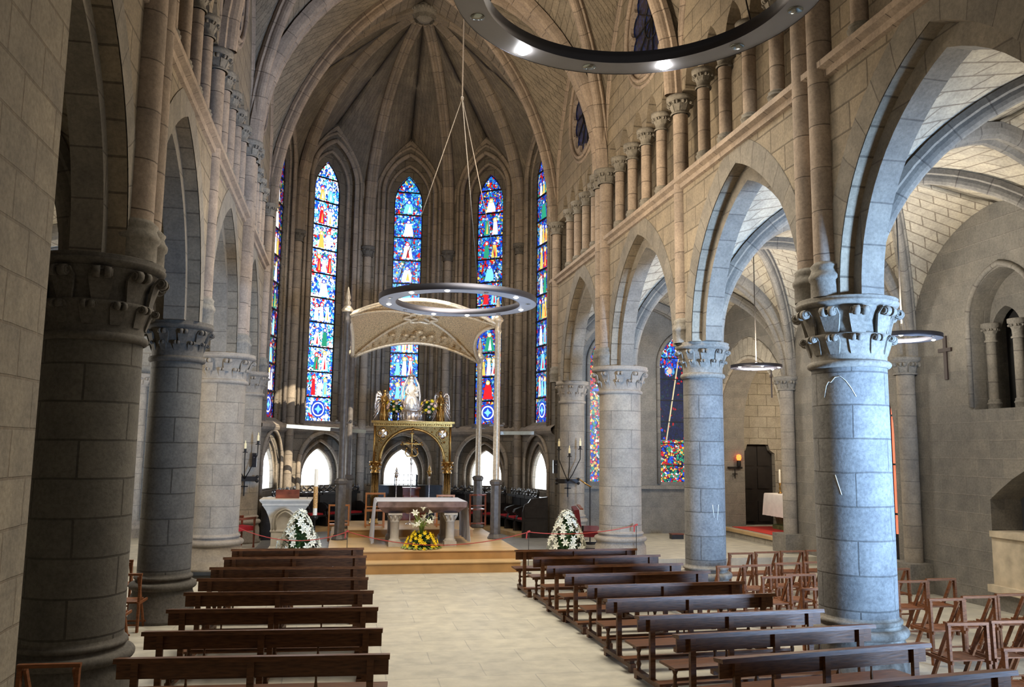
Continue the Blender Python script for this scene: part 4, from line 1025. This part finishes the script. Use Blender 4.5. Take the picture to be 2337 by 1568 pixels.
skinfig('corpus', [(0, -.03, 1.98), (0, -.03, 2.06), (0, -.03, 2.12), (0, -.04, 2.17), (.17, -.02, 2.15), (-.17, -.02, 2.15), (.01, -.035, 1.88), (0, -.03, 1.78)], [(0, 1), (1, 2), (2, 3), (2, 4), (2, 5), (0, 6), (6, 7)], [.022, .022, .022, .024, .008, .008, .017, .01], 'gold', cr, 1)
for x, h, nm in ((2.35, 1.42, 'right'), (1.44, 1.36, 'left')):
    t = thing('processional_lantern', 'thin silver staff with small lantern seen behind the altar, %s of the crucifix' % nm, 'lantern', (x, 23.5, .6))
    b = MB(); b.lathe([(.10, 0), (.10, .02), (.012, .05), (.012, h-.25), (.03, h-.22), (.012, h-.18)], seg=10); b.build('staff', 'silver', t)
    b = MB(); b.lathe([(.02, h-.18), (.05, h-.12), (.06, h-.04), (.03, h), (.045, h+.02), (.01, h+.12), (0, h+.2)], seg=8)
    for k in range(4): a = k*PI/2; b.ico((.07*math.cos(a), .07*math.sin(a), h-.05), .016, 1)
    b.build('lantern_head', 'gold' if nm == 'right' else 'silver', t)
# carved wooden seat / desk behind the altar
t = thing('carved_organ_desk', 'red-brown carved wooden desk with oval ornament behind the altar', 'desk', (1.96, 24.75, .2))
b = MB(); b.box(-.36, .36, -.3, .3, 0, .1); b.box(-.33, .33, -.27, .27, .1, .92); b.box(-.42, .42, -.33, .33, .92, .96); b.box(-.38, .38, -.3, .3, .88, .92)
for sx in (-1, 1): b.lathe([(.05, .1), (.03, .2), (.045, .5), (.03, .8), (.05, .88)], (sx*.36, -.3, 0), seg=10)
b.build('desk_body', 'red_wood', t)
b = MB(); b.tube([(.12+.10*math.cos(a)-.2, -.275, .60+.05*math.sin(a)) for a in [2*PI*k/20 for k in range(20)]], .014, 6, closed=True); b.tube([(.12+.06*math.cos(a), -.275, .60+.10*math.sin(a)) for a in [2*PI*k/20 for k in range(20)]], .012, 6, closed=True); b.build('oval_ornament', 'light_wood', t)
b = MB(); b.bar((-.22, .0, 1.0), (.22, .0, 1.0), .3, .08); b.box(-.24, .24, .1, .16, .96, 1.26); b.box(-.26, .26, -.12, .18, 1.24, 1.28); b.build('desk_lectern', 'red_wood', t)
# gridded black stand
t = thing('metal_grid_stand', 'black metal grid stand against the bright central window', 'stand', (1.85, 25.6, .2))
b = MB(); b.bar((-.33, 0, 0), (-.33, 0, 1.62), .03); b.bar((.33, 0, 0), (.33, 0, 1.62), .06); b.build('uprights', 'iron', t)
b = MB()
for k in range(6): b.bar((-.33+k*.132, 0, 1.28), (-.33+k*.132, 0, 1.62), .018)
for z in (1.28, 1.45, 1.62): b.bar((-.33, 0, z), (.33, 0, z), .018)
b.build('grid', 'iron', t)
t = thing('dark_wood_cabinet', 'plain dark cabinet under the bright central window', 'cabinet', (2.02, 26.1, .2))
MB().box(-.95, .95, -.2, .2, 0, 1.24).build('body', 'stall_wood', t); MB().box(-.98, .98, -.23, .22, 1.24, 1.29).build('top', 'stall_wood', t)

# ------------------------------------------------------------------ glass beams
for (a, c, lb) in (((-1.60, 24.0, 3.18), (.58, 24.0, 3.06), 'left'), ((4.44, 24.0, 3.08), (5.44, 24.0, 3.10), 'right')):
    t = thing('suspended_light_beam', 'pale translucent bar fixed level across the %s side of the apse' % lb, 'light beam', a)
    d = V(c)-V(a); b = MB(); b.bar((0, 0, 0), d, .03, .10); b.build('bar', 'beam_glass', t)
    b = MB(); b.bar((-.6 if lb == 'left' else -1.2, 0, .02), (0, 0, 0), .008); b.bar(d, d+V((.5, 0, 0)), .008); b.build('wire', 'cable', t)
    if lb == 'left': b = MB(); b.bar(d*.55+V((0, -.02, 0)), d*.72+V((0, -.02, 0)), .03, .09); b.build('dark_section', 'black_plastic', t)

# ------------------------------------------------------------------ pulpit
t = thing('stone_pulpit', 'pale carved stone pulpit with a pointed blind arch on its front', 'pulpit', (-1.29, 20.65, .2))
b = MB(); sec = [(.36, .30, 0), (.36, .30, .08), (.31, .26, .12), (.31, .26, .42), (.34, .29, .46), (.32, .27, .50), (.33, .28, .62), (.37, .31, .78), (.43, .36, .93), (.50, .42, 1.04), (.52, .44, 1.06), (.52, .44, 1.10), (.56, .47, 1.14), (.58, .49, 1.17), (.58, .49, 1.20)]
for k in range(len(sec)-1):
    (a0, b0, z0), (a1, b1, z1) = sec[k], sec[k+1]
    lo = [V((-a0, -b0, z0)), V((a0, -b0, z0)), V((a0, b0, z0)), V((-a0, b0, z0))]; hi = [V((-a1, -b1, z1)), V((a1, -b1, z1)), V((a1, b1, z1)), V((-a1, b1, z1))]
    for q in range(4): b.face([lo[q], lo[(q+1) % 4], hi[(q+1) % 4], hi[q]])
b.face([V((-.58, -.49, 1.2)), V((.58, -.49, 1.2)), V((.58, .49, 1.2)), V((-.58, .49, 1.2))]); b.build('pulpit_body', 'ambo_stone', t)
b = MB()
for w_, off in ((.27, .02), (.20, .03)):
    pts = []
    for x, z in lancet(0, w_, .50, .66, .98 if w_ > .25 else .92, 8):
        yy = -.28 if z < .62 else -.28-(z-.62)*(.14/.42); pts.append((x, yy-off, z))
    b.tube(pts, .018, 6)
b.build('blind_arch', 'ambo_stone', t)
b = MB(); b.xf(Matrix.Identity(4)); b.box(-.26, .28, -.20, .05, 0, .03, Matrix.Translation((0, 0, 1.24)) @ Matrix.Rotation(rad(55), 4, 'X')); b.box(-.26, .28, .0, .04, 1.2, 1.40); b.build('book_rest', 'red_wood', t)
mc = tag(MB().tube([(0, 0, 0), (0, 0, .12), (.01, -.02, .3)], .006, 6).build('microphone', 'black_plastic'), 'thin microphone stem at the right edge of the stone pulpit', 'microphone'); mc.location = (-.82, 20.6, 1.4)
# paschal candle
t = thing('paschal_candle', 'tall decorated white candle on a black iron stand beside the pulpit', 'candle', (-.62, 20.2, .2))
b = MB(); b.lathe([(.05, .12), (.02, .16), (.02, .3), (.05, .34), (.02, .38), (.02, .72), (.075, .76), (.08, .80), (.03, .84), (.0, .84)], seg=10)
for k in range(3): a = k*2*PI/3+.5; b.tube([(.0, 0, .16), (.14*math.cos(a), .14*math.sin(a), .10), (.17*math.cos(a), .17*math.sin(a), 0)], .018, 6)
b.tube([(.13*math.cos(a), .13*math.sin(a), .16) for a in [2*PI*k/12 for k in range(12)]], .02, 6, closed=True); b.build('iron_stand', 'iron', t)
b = MB(); b.lathe([(.05, .84), (.045, 1.9), (0, 1.91)], seg=16); w1 = b.build('candle', 'wax_white', t)
b = MB(); b.lathe([(.0515, 1.0), (.049, 1.5)], seg=16); b.build('painted_band', 'candle_art', w1)

# ------------------------------------------------------------------ candle brackets on the choir pillars
def bracket(x, y, z, label, sx=1):
    t = thing('candle_bracket', label, 'candle bracket', (x, y, z))
    b = MB(); b.box(-.30, .30, -.04, .0, -.06, .06)
    for s in (-1, 1):
        b.ico((s*.30, -.02, .05), .05, 1); b.ico((s*.30, -.02, -.05), .05, 1)
    b.build('wall_plate', 'iron', t)
    b = MB(); b.box(-.015, .015, -.04, -.01, -.42, -.06); b.box(-.09, .09, -.04, -.01, -.20, -.17); b.build('hanging_cross', 'iron', t)
    for k, (dx, h) in enumerate(((-.29, .88), (0, .70), (.30, .90))):
        b = MB(); b.tube([(0, -.05, .0), (dx*.35, -.12, .18), (dx, -.2, h-.3), (dx, -.2, h-.04)], .013, 6); b.lathe([(.06, 0), (.065, .02), (.02, .0)], (dx, -.2, h-.05), seg=10); b.lathe([(.03, 0), (.03, .09)], (dx, -.2, h-.04), seg=8); arm = b.build('arm', 'iron', t)
        b = MB(); b.lathe([(.028, h+.04), (.028, h+.17), (.01, h+.20), (.012, h+.24), (0, h+.26)], (dx, -.2, 0), seg=10); b.build('candle', 'wax', arm)
bracket(5.92, 21.98, 1.78, 'black iron bracket with three electric candles on the right choir pillar')
bracket(-2.42, 21.98, 1.80, 'black iron bracket with candles on the left choir pillar')
for x, z, lb in ((-2.21, 2.28, 'left'), (5.58, 2.18, 'right')):
    t = thing('loudspeaker', 'small black loudspeaker on the %s choir pillar' % lb, 'speaker', (x, 22.0, z)); MB().box(-.055, .055, -.06, .06, -.19, .16).build('case', 'black_plastic', t)
    b = MB(); b.lathe([(.0, 0), (.03, .01), (.04, .03)], (0, 0, 0), seg=10); b.xf(Matrix.Translation((0, -.06, .06)) @ Matrix.Rotation(rad(90), 4, 'X')); b.build('cone', 'steel', t)

# ------------------------------------------------------------------ choir stalls along the apse
def stall_proto():
    t = thing('choir_stall', '', 'choir stall', (0, 0, .2), group='choir stalls')
    MB().box(-.33, .33, .16, .22, 0, 1.02).build('back_panel', 'stall_wood', t)
    MB().box(-.33, .33, -.30, .16, .40, .45).build('seat', 'stall_wood', t)
    MB().box(-.22, .22, -.26, .12, .45, .50).build('seat_cushion', 'red_velvet', t)
    b = MB(); b.box(-.33, .33, .0, .26, 1.02, 1.09); b.build('top_rail', 'stall_wood', t)
    for s in (-1, 1):
        b = MB(); b.slab([(-.32, 0), (.16, 0), (.16, .78), (-.05, .80), (-.30, .72), (-.34, .64), (-.22, .55), (-.26, .42), (-.32, .36)], [], (s*.31-.02, 0, 0), (0, 1, 0), (1, 0, 0), .04); b.build('arm_side', 'stall_wood', t)
    b = MB()
    for k in range(3):
        x = -.22+.22*k
        b.tube([(x+.085*math.cos(a), .13, 1.16+.055*math.sin(a)) for a in [2*PI*q/12 for q in range(12)]], .022, 6, closed=True)
        b.ico((x, .13, 1.245), .035, 1, (1, .6, 1.3))
    b.tube([(.33, .13, 1.09), (.33, .13, 1.22), (.33, .13, 1.3)], [.03, .045, .012], 6); b.build('pierced_cresting', 'stall_wood', t)
    b = MB(); b.box(-.33, .33, -.55, .22, 0, .12); b.build('footpace', 'platform_wood', t)
    return t
sp = stall_proto(); first = True; nn = 0
ordn = ['first', 'second', 'third', 'fourth']
for i in (0, 1, 3, 4):
    A, B = C[i], C[i+1]; Ln = (B-A).length; sd = (B-A)/Ln; nd = V((-sd.y, sd.x))
    if nd.dot(A-AC+V((0, .5))) < 0: nd = -nd
    k0, k1 = (0, 3)
    for k in range(k0, k1):
        p = A+sd*(Ln/2+(k-1)*.70)-nd*.52
        lab = '%s choir stall from the %s on the %s apse wall' % (ordn[k], 'nave' if i < 2 else 'apse centre', ('left', 'inner left', '', 'inner right', 'right')[i])
        rz = math.atan2(nd.y, nd.x)-PI/2
        if first: sp.location = (p.x, p.y, .2); sp.rotation_euler = (0, 0, rz); sp['label'] = lab; first = False
        else: dup(sp, (p.x, p.y, .2), rz, lab)
# end panels of the stalls facing the nave
for x, lb in ((-1.62, 'left'), (5.22, 'right')):
    t = thing('stall_end_screen', 'carved dark end of the %s choir stalls facing the nave' % lb, 'choir stall end', (x, 22.78, .2))
    b = MB(); b.slab([(-.42, 0), (.42, 0), (.42, 1.1), (.2, 1.18), (-.2, 1.1), (-.42, 1.1)] if lb == 'left' else [(-.36, 0), (.36, 0), (.36, 1.12), (-.12, 1.06), (-.2, .95), (-.30, .9), (-.36, .7)], [], (0, 0, 0), (1, 0, 0), (0, 1, 0), .08); b.build('panel', 'stall_wood', t)
    b = MB(); b.box(-.3, .3, -.02, 0, .15, .45); b.box(-.3, .3, -.02, 0, .55, .85); b.build('raised_panels', 'stall_wood', t)

# ------------------------------------------------------------------ chancel chairs, bench, lamp
def framechair(x, y, z, rz, label, w=.42, h=.78, mat='light_wood'):
    t = thing('wooden_side_chair', label, 'chair', (x, y, z), rz)
    MB().box(-w/2, w/2, -.2, .2, .40, .43).build('seat', mat, t)
    for s in (-1, 1):
        MB().bar((s*w/2, -.22, 0), (s*w/2, -.20, h), .04).build('rear_leg', mat, t)
        MB().bar((s*w/2, .18, 0), (s*w/2, .18, .42), .04).build('front_leg', mat, t)
    MB().bar((-w/2-.02, -.20, h), (w/2+.02, -.20, h), .045).build('top_rail', mat, t)
    b = MB(); b.bar((-w/2, -.21, .06), (w/2, -.21, .06), .035); b.bar((-w/2, -.21, .52), (w/2, -.21, .52), .03); b.build('cross_rails', mat, t)
framechair(-.08, 22.6, .2, 0, 'orange wooden open-backed chair behind the front left canopy post', .5, .92)
framechair(.82, 22.05, .60, 0, 'orange wooden open-backed chair beside the left end of the altar', .46, .85)
framechair(3.50, 22.4, .60, .1, 'darker wooden open-backed chair right of the altar', .42, .80, 'red_wood')
framechair(2.62, 22.05, .60, 0, 'orange wooden chair half hidden behind the right end of the altar', .44, .80)
t = thing('red_armchair', 'wooden armchair with red seat at the foot of the left choir pillar', 'armchair', (-2.42, 21.35, .2), -.9)
MB().box(-.26, .26, -.24, .26, .40, .50).build('seat_cushion', 'red_velvet', t); MB().box(-.24, .24, -.28, -.22, .62, .98).build('back_cushion', 'red_velvet', t)
for s in (-1, 1):
    MB().lathe([(.03, 0), (.02, .1), (.03, .3), (.02, .4), (.03, .66), (.04, .70)], (s*.27, .24, 0), seg=8).build('front_leg', 'red_wood', t); MB().bar((s*.27, -.25, 0), (s*.27, -.27, 1.0), .04).build('rear_leg', 'red_wood', t); MB().bar((s*.27, -.25, .68), (s*.27, .27, .70), .05).build('armrest', 'red_wood', t)
t = thing('red_padded_bench', 'dark red padded bench between the right choir pillar and the sooty column', 'bench', (6.05, 20.2, .2), 1.35)
MB().box(-.75, .75, -.22, .24, .36, .50).build('seat_cushion', 'dark_red_leather', t); b = MB(); b.box(-.75, .75, -.06, .06, .60, 1.0, Matrix.Translation((0, .26, 0)) @ Matrix.Rotation(rad(-8), 4, 'X')); b.build('backrest', 'dark_red_leather', t)
MB().box(-.76, .76, .24, .32, 1.0, 1.03).build('top_rail', 'red_wood', t)
for s in (-.68, .68):
    b = MB(); b.bar((s, .25, 0), (s, .25, .62), .05); b.bar((s, -.2, 0), (s, -.2, .36), .05); b.bar((s, -.25, .08), (s, .28, .08), .04); b.build('leg_frame', 'black_plastic', t)
t = thing('reading_lamp', 'black pole lamp with brass arm behind the red bench', 'lamp', (6.32, 21.2, .2))
MB().lathe([(.14, 0), (.14, .03), (.02, .05), (.018, 1.46)], seg=12).build('pole', 'iron', t); MB().tube([(.03, -.0, 1.46), (-.14, 0, 1.56), (-.28, 0, 1.66)], .02, 8).build('arm', 'gold', t)
t = thing('collection_box', 'low dark wooden box beside the slim grey column on the right', 'box', (6.30, 14.9, 0))
t.location = (9.15, 22.3, .2); t['label'] = 'small dark wooden box on the floor left of the slim grey right column'
MB().box(-.17, .17, -.1, .1, 0, .12).build('case', 'stall_wood', t); MB().box(-.18, .18, -.11, .11, .12, .15).build('lid', 'red_wood', t)

# ------------------------------------------------------------------ rope barrier
rp = [(3.93, 17.75, 0, .86, 'at the right corner of the altar platform'), (.13, 18.62, .41, .40, 'standing on the left of the altar platform'), (6.62, 18.95, .2, .82, 'in front of the sooty pale column on the right')]
rp[2] = (6.30, 17.62, 0, 1.0, rp[2][4])
tops = []
for x, y, z, h, lb in rp:
    t = thing('rope_post', 'thin black rope post '+lb, 'rope post', (x, y, z), group='rope posts'); MB().lathe([(.07, 0), (.07, .01), (.008, .02), (.007, h), (0, h)], seg=10).build('rod', 'iron', t)
    b = MB(); b.bar((-.03, 0, h), (.03, 0, h+.02), .035); b.bar((-.05, 0, h-.14), (-.04, 0, h), .025); b.build('rope_hook', 'red_rope', t); tops.append(V((x, y, z+h)))
def rope(a, c, sag, lb):
    a = V(a); c = V(c); pts = [a.lerp(c, k/20)-V((0, 0, sag*4*(k/20)*(1-k/20))) for k in range(21)]
    tag(MB().tube(pts, .009, 5).build('barrier_rope', 'red_rope'), lb, 'rope', 'barrier ropes')
rope(tops[1], tops[0], .28, 'thin red rope sagging across the front of the altar')
rope(tops[0], tops[2], .10, 'thin red rope running from the platform corner to the sooty column')
rope((-2.05, 18.05, .95), tops[1], .22, 'thin red rope running in front of the stone pulpit')

# ------------------------------------------------------------------ benches
def bench_proto(L=2.34):
    t = thing('church_bench', '', 'bench', (0, 0, 0)); h = L/2
    b = MB(); c = [(-.075, .745), (.075, .735), (.085, .765), (-.065, .785)]
    lo = [V((-h, y, z)) for y, z in c]; hi = [V((h, y, z)) for y, z in c]
    for k in range(4): b.face([lo[k], hi[k], hi[(k+1) % 4], lo[(k+1) % 4]])
    b.face(lo); b.face(hi[::-1]); b.build('top_rail', 'bench_wood', t)
    MB().box(-h+.01, h-.01, .0, .022, .60, .745).build('back_panel', 'bench_wood', t)
    b = MB(); b.box(-h+.02, h-.02, .07, .42, .405, .43); b.box(-h+.1, h-.1, .35, .37, .34, .405); b.build('seat', 'bench_wood', t)
    MB().box(-h+.06, h-.06, -.46, -.32, .135, .16).build('kneeler', 'bench_wood', t)
    for x in (-h+.17, -.03, h-.17):
        MB().box(x-.03, x+.03, -.045, .0, .08, .745).build('post', 'bench_wood', t)
        if abs(x) > .1 or 1:
            MB().lathe([(.028, .10), (.02, .13), (.032, .17), (.018, .21), (.024, .25), (.018, .29), (.032, .33), (.02, .36), (.028, .40)], (x, .36, 0), seg=10).build('turned_leg', 'bench_wood', t)
            b = MB(); b.box(x-.035, x+.035, -.48, .44, .05, .10); b.box(x-.035, x+.035, -.48, -.40, 0, .05); b.box(x-.035, x+.035, .34, .42, 0, .05); b.box(x-.03, x+.03, -.44, -.34, .10, .135); b.build('runner', 'bench_wood', t)
    b = MB()
    for x in (-h*.5, h*.45): b.lathe([(.010, .43), (.016, .50), (.009, .56), (.012, .62)], (x, .03, 0), seg=8)
    b.bar((-h+.17, .36, .24), (h-.17, .36, .24), .02, .03); b.build('spindles', 'bench_wood', t)
    return t
bp_ = bench_proto()
Lb = [((-1.88, 14.80), (.42, 14.80)), ((-1.92, 13.62), (.39, 13.47)), ((-1.91, 12.50), (.38, 12.35)), ((-1.88, 11.35), (.42, 11.21)), ((-1.87, 10.22), (.44, 10.05)), ((-1.87, 9.06), (.44, 8.89)), ((-1.87, 7.98), (.47, 7.80)), ((-1.9, 15.95), (.40, 15.95))]
Rb = [((3.16, 15.35), (5.48, 15.38)), ((3.26, 14.30), (5.56, 14.42)), ((3.24, 13.21), (5.52, 13.32)), ((3.30, 12.32), (5.59, 12.41)), ((3.34, 11.30), (5.64, 11.36)), ((3.28, 10.24), (5.56, 10.36)), ((3.30, 9.15), (5.58, 9.27)), ((3.34, 8.18), (5.66, 8.38)), ((3.33, 7.20), (5.66, 7.50)), ((3.38, 6.22), (5.70, 6.48))]
Lo = ['seventh', 'sixth', 'fifth', 'fourth', 'third', 'second', 'nearest']
first = True
def put_bench(a, c, lab, group):
    global first
    m = ((a[0]+c[0])/2, (a[1]+c[1])/2, 0); rz = math.atan2(c[1]-a[1], c[0]-a[0])
    if first: bp_.location = m; bp_.rotation_euler = (0, 0, rz); bp_['label'] = lab; bp_['group'] = group; first = False
    else: dup(bp_, m, rz, lab, group)
ol = ['seventh from the camera', 'sixth from the camera', 'fifth from the camera', 'fourth from the camera', 'third from the camera', 'second from the camera', 'nearest the camera', 'farthest, closest to the altar step']
for (a, c), n_ in zip(Lb, ol): put_bench(a, c, 'dark wooden bench in the left row, '+n_, 'benches left of the aisle')
orr = ['farthest, closest to the altar step', 'ninth from the camera', 'eighth from the camera', 'seventh from the camera', 'sixth from the camera', 'fifth from the camera', 'fourth from the camera', 'third from the camera', 'second from the camera', 'nearest, cut by the picture bottom']
for (a, c), n_ in zip(Rb, orr): put_bench(a, c, 'dark wooden bench in the right row, '+n_, 'benches right of the aisle')

# ------------------------------------------------------------------ folding chairs
def chair_proto():
    t = thing('folding_chair', '', 'chair', (0, 0, 0)); w_ = .225
    MB().bar((-w_-.02, 0, .79), (w_+.02, 0, .79), .045, .03).build('top_rail', 'chair_wood', t)
    for s in (-1, 1):
        MB().bar((s*w_, -.02, 0), (s*w_, 0, .78), .03, .05).build('back_post', 'chair_wood', t)
        MB().bar((s*(w_-.035), .02, .76), (s*(w_-.035), .44, 0), .026, .045).build('slanted_leg', 'chair_wood', t)
    b = MB()
    for k in range(5): b.box(-w_+.04, w_-.04, .0+k*.078, .07+k*.078, .40, .415)
    b.build('slatted_seat', 'chair_wood', t)
    b = MB(); b.bar((-w_, .12, .385), (w_, .12, .385), .025); b.bar((-w_, .36, .385), (w_, .36, .385), .025); b.bar((-w_, -.01, .10), (w_, -.01, .10), .022); b.bar((-w_, .40, .08), (w_, .40, .08), .022); b.build('cross_bars', 'chair_wood', t)
    for s in (-1, 1): MB().bar((s*w_, -.06, .395), (s*w_, .40, .395), .022, .035).build('seat_rail', 'chair_wood', t)
    return t
cp_ = chair_proto(); cfirst = True
def put_chair(x, y, rz, lab, group):
    global cfirst
    if cfirst: cp_.location = (x, y, 0); cp_.rotation_euler = (0, 0, rz); cp_['label'] = lab; cp_['group'] = group; cfirst = False
    else: dup(cp_, (x, y, 0), rz, lab, group)
rows = [('farthest row of the right aisle', [(7.10, 14.31), (7.67, 14.42), (8.23, 14.51), (8.78, 14.57)], .03),
        ('second farthest row of the right aisle', [(6.12, 12.70), (6.62, 12.78), (7.26, 12.95), (7.83, 13.03), (8.66, 12.12)], .02),
        ('row just beyond the near right column', [(6.30, 11.57), (6.78, 11.74)], 0),
        ('row touching the near right column', [(6.32, 10.52), (8.07, 10.95), (8.65, 11.08)], 0),
        ('row right of the near right column', [(7.52, 9.56), (8.10, 9.68), (8.68, 9.77), (9.25, 9.80)], -.02),
        ('second nearest row of the right aisle', [(6.68, 8.18), (7.26, 8.22), (7.80, 8.28)], -.06),
        ('nearest row in the right aisle', [(6.38, 7.05), (6.95, 7.12)], -.08)]
on = ['first', 'second', 'third', 'fourth', 'fifth']
for rn, L_, rz in rows:
    for k, (x, y) in enumerate(L_): put_chair(x, y, rz, '%s folding chair from the left in the %s' % (on[k], rn), 'folding chairs in the right aisle')
for x, y, lb in ((-3.45, 14.4, 'farthest of the three right of the massive dark pillar'), (-2.98, 12.88, 'fully seen between the two dark left columns'), (-2.97, 11.92, 'half hidden by the massive dark left pillar'), (-5.1, 14.5, 'glimpsed left of the massive pillar, far one'), (-4.66, 13.05, 'glimpsed left of the massive pillar, middle one'), (-3.98, 11.6, 'glimpsed left of the massive pillar, near one'), (-2.32, 7.75, 'in the bottom left corner before the massive pillar')):
    put_chair(x, y, -.05, 'brown folding chair '+lb, 'folding chairs in the left aisle')

# ------------------------------------------------------------------ ring chandeliers
def ring(x, y, z, ro, ri, h, n, on_, label, hub, ph=0., bulbr=.035, bright=False, topz=None, ncab=3):
    t = thing('ring_chandelier', label, 'chandelier', (x, y, z))
    sg = 96
    b = MB(); b.lathe([(ro, 0), (ro, h)], seg=sg); b.lathe([(ri, h), (ri, 0)], seg=sg); b.lathe([(ro, h), (ri, h)], seg=sg); b.build('steel_rim', 'steel', t)
    b = MB(); b.lathe([(ri, .004), (ro, .004)], seg=sg, smooth=False); b.build('underside', 'steel_under' if bright else 'steel_under_lit', t)
    for k in range(n):
        a = ph+2*PI*k/n; r = (ro+ri)/2
        lit = k in on_
        b = MB(); b.lathe([(0, -.002), (bulbr, -.002), (bulbr*1.2, .002)], (r*math.cos(a), r*math.sin(a), 0), seg=14)
        if lit: b.ico((r*math.cos(a), r*math.sin(a), -.004), bulbr*(1.0 if bright else .85), 2, (1, 1, .6 if bright else .4))
        b.build('spotlight', ('bulb_bright' if bright else 'bulb') if lit else 'bulb_off', t)
    b = MB(); hz = hub
    for k in range(ncab):
        a = ph+.4+2*PI*k/ncab; r = (ro+ri)/2; b.tube([(r*math.cos(a), r*math.sin(a), h), (0, 0, hz)], .007 if hz > 1 else .01, 5)
    b.tube([(0, 0, hz-.03), (0, 0, (topz or hz+4)-z)], .012, 6); b.ico((0, 0, hz), .03, 1, (1, 1, 1.8)); b.build('suspension_cables', 'cable', t)
    return t
ring(1.77, 13.62, 5.0, 1.31, 1.03, .10, 12, (0, 2, 3, 5, 7, 8, 10), 'polished steel ring chandelier hanging in front of the altar canopy', 3.6, .25, topz=15)
r2 = ring(1.87, 5.12, 5.75, 1.29, 1.08, .10, 12, (2, 4), 'large steel ring chandelier cut by the top of the picture with two glaring lamps', 3.8, .0, .046, True, 15)
ring(8.80, 16.8, 4.44, .55, .42, .07, 6, (0, 3, 4, 5), 'small steel ring lamp hanging in the far right aisle', .10, .3, .028, topz=7.2)
ring(8.85, 11.95, 4.46, .60, .44, .07, 6, (2, 3, 5), 'small steel ring lamp half hidden behind the near right column capital', .10, .9, .028, topz=7.2)
ring(-5.2, 15.5, 4.2, .55, .42, .07, 6, (4, 5, 0), 'small ring lamp glimpsed between the two dark left columns', .10, 0, .028, topz=7.2)

# ------------------------------------------------------------------ wall crosses and sanctuary lamp, chapel altar
def wcross(x, y, z, rz, lab):
    t = thing('wall_cross', lab, 'cross', (x, y, z), rz, 'wall crosses'); MB().box(-.03, .0, -.04, .04, -.42, .40).build('upright', 'wood_cross', t); MB().box(-.04, -.005, -.17, .17, .10, .17).build('crossbar', 'wood_cross', t)
wcross(OX-.005, 13.62, 4.42, 0, 'small dark wooden cross on the bare wall left of the twin-arched recess')
wcross(OX-.36, 19.5, 4.42, -.4, 'small dark wooden cross on the right side of the side chapel arch')
wcross(OX-.10, 23.3, 4.42, -.9, 'small dark wooden cross partly hidden behind the slim grey column')
t = thing('sanctuary_lamp', 'glowing red votive lamp on an iron bracket left of the chapel door', 'lamp', (11.50, 23.45, 2.15))
b = MB(); b.box(-.22, .24, -.02, .02, -.03, .03); b.box(-.012, .012, -.02, .0, -.32, -.03); b.box(-.08, .08, -.02, .0, -.20, -.17); b.build('bracket', 'iron', t)
MB().lathe([(.05, .03), (.06, .08), (.06, .20), (.05, .22)], (.12, -.04, 0), seg=12).build('holder', 'iron', t); MB().lathe([(.05, .22), (.075, .30), (.06, .38), (0, .40)], (.12, -.04, 0), seg=12).build('red_glass', 'red_lamp_glass', t)
t = thing('chapel_altar', 'curved green marble side altar at the right of the chapel', 'altar', (12.75, 22.1, .43))
b = MB()
sec = [(.50, 0), (.50, .12), (.42, .14), (.44, .3), (.52, .5), (.60, .72), (.58, .86), (.62, .92), (.64, 1.0)]
for k in range(len(sec)-1):
    (a0, z0), (a1, z1) = sec[k], sec[k+1]; f = lambda a, z: [V((-a, -a*1.1, z)), V((1.4, -a*1.1, z)), V((1.4, a*1.1, z)), V((-a, a*1.1, z))]
    lo, hi = f(a0, z0), f(a1, z1)
    for q in range(4): b.face([lo[q], lo[(q+1) % 4], hi[(q+1) % 4], hi[q]])
b.face(f(.64, 1.0)); b.build('marble_body', 'green_marble', t)
cloth('chapel_altar_cloth', 12.10, 14.1, 21.38, 22.82, 1.435, .62, .1, 'chapel_cloth', 'white cloth hanging over the left edge of the side chapel altar')
t = thing('altar_candlestick', 'single white candle in a gilt candlestick on the chapel altar', 'candle', (12.38, 22.4, 1.445))
MB().lathe([(.06, 0), (.05, .03), (.015, .06), (.03, .14), (.012, .2), (.03, .28), (.04, .30)], seg=12).build('candlestick', 'gold', t); MB().lathe([(.028, .30), (.026, .68), (0, .69)], seg=10).build('candle', 'wax_white', t)
t = thing('gilded_altarpiece', 'gilded carved altarpiece edge rising above the chapel altar', 'altarpiece', (13.6, 22.1, 1.45))
b = MB(); b.slab([(-1.0, 0), (1.0, 0), (1.0, 1.5), (.6, 1.9), (0, 2.2), (-.6, 1.9), (-1.0, 1.5)], [], (.1, 0, 0), (0, 1, 0), (1, 0, 0), .2); b.build('panel', 'dark_gold', t)
b = MB()
for k in range(14): b.ico((.05, -1.0+.1*math.sin(k*2), .15*k+.1), .09, 1); b.ico((.05, 1.0+.1*math.sin(k*2.4), .15*k+.1), .09, 1)
b.build('scrollwork', 'gold', t)
#END#
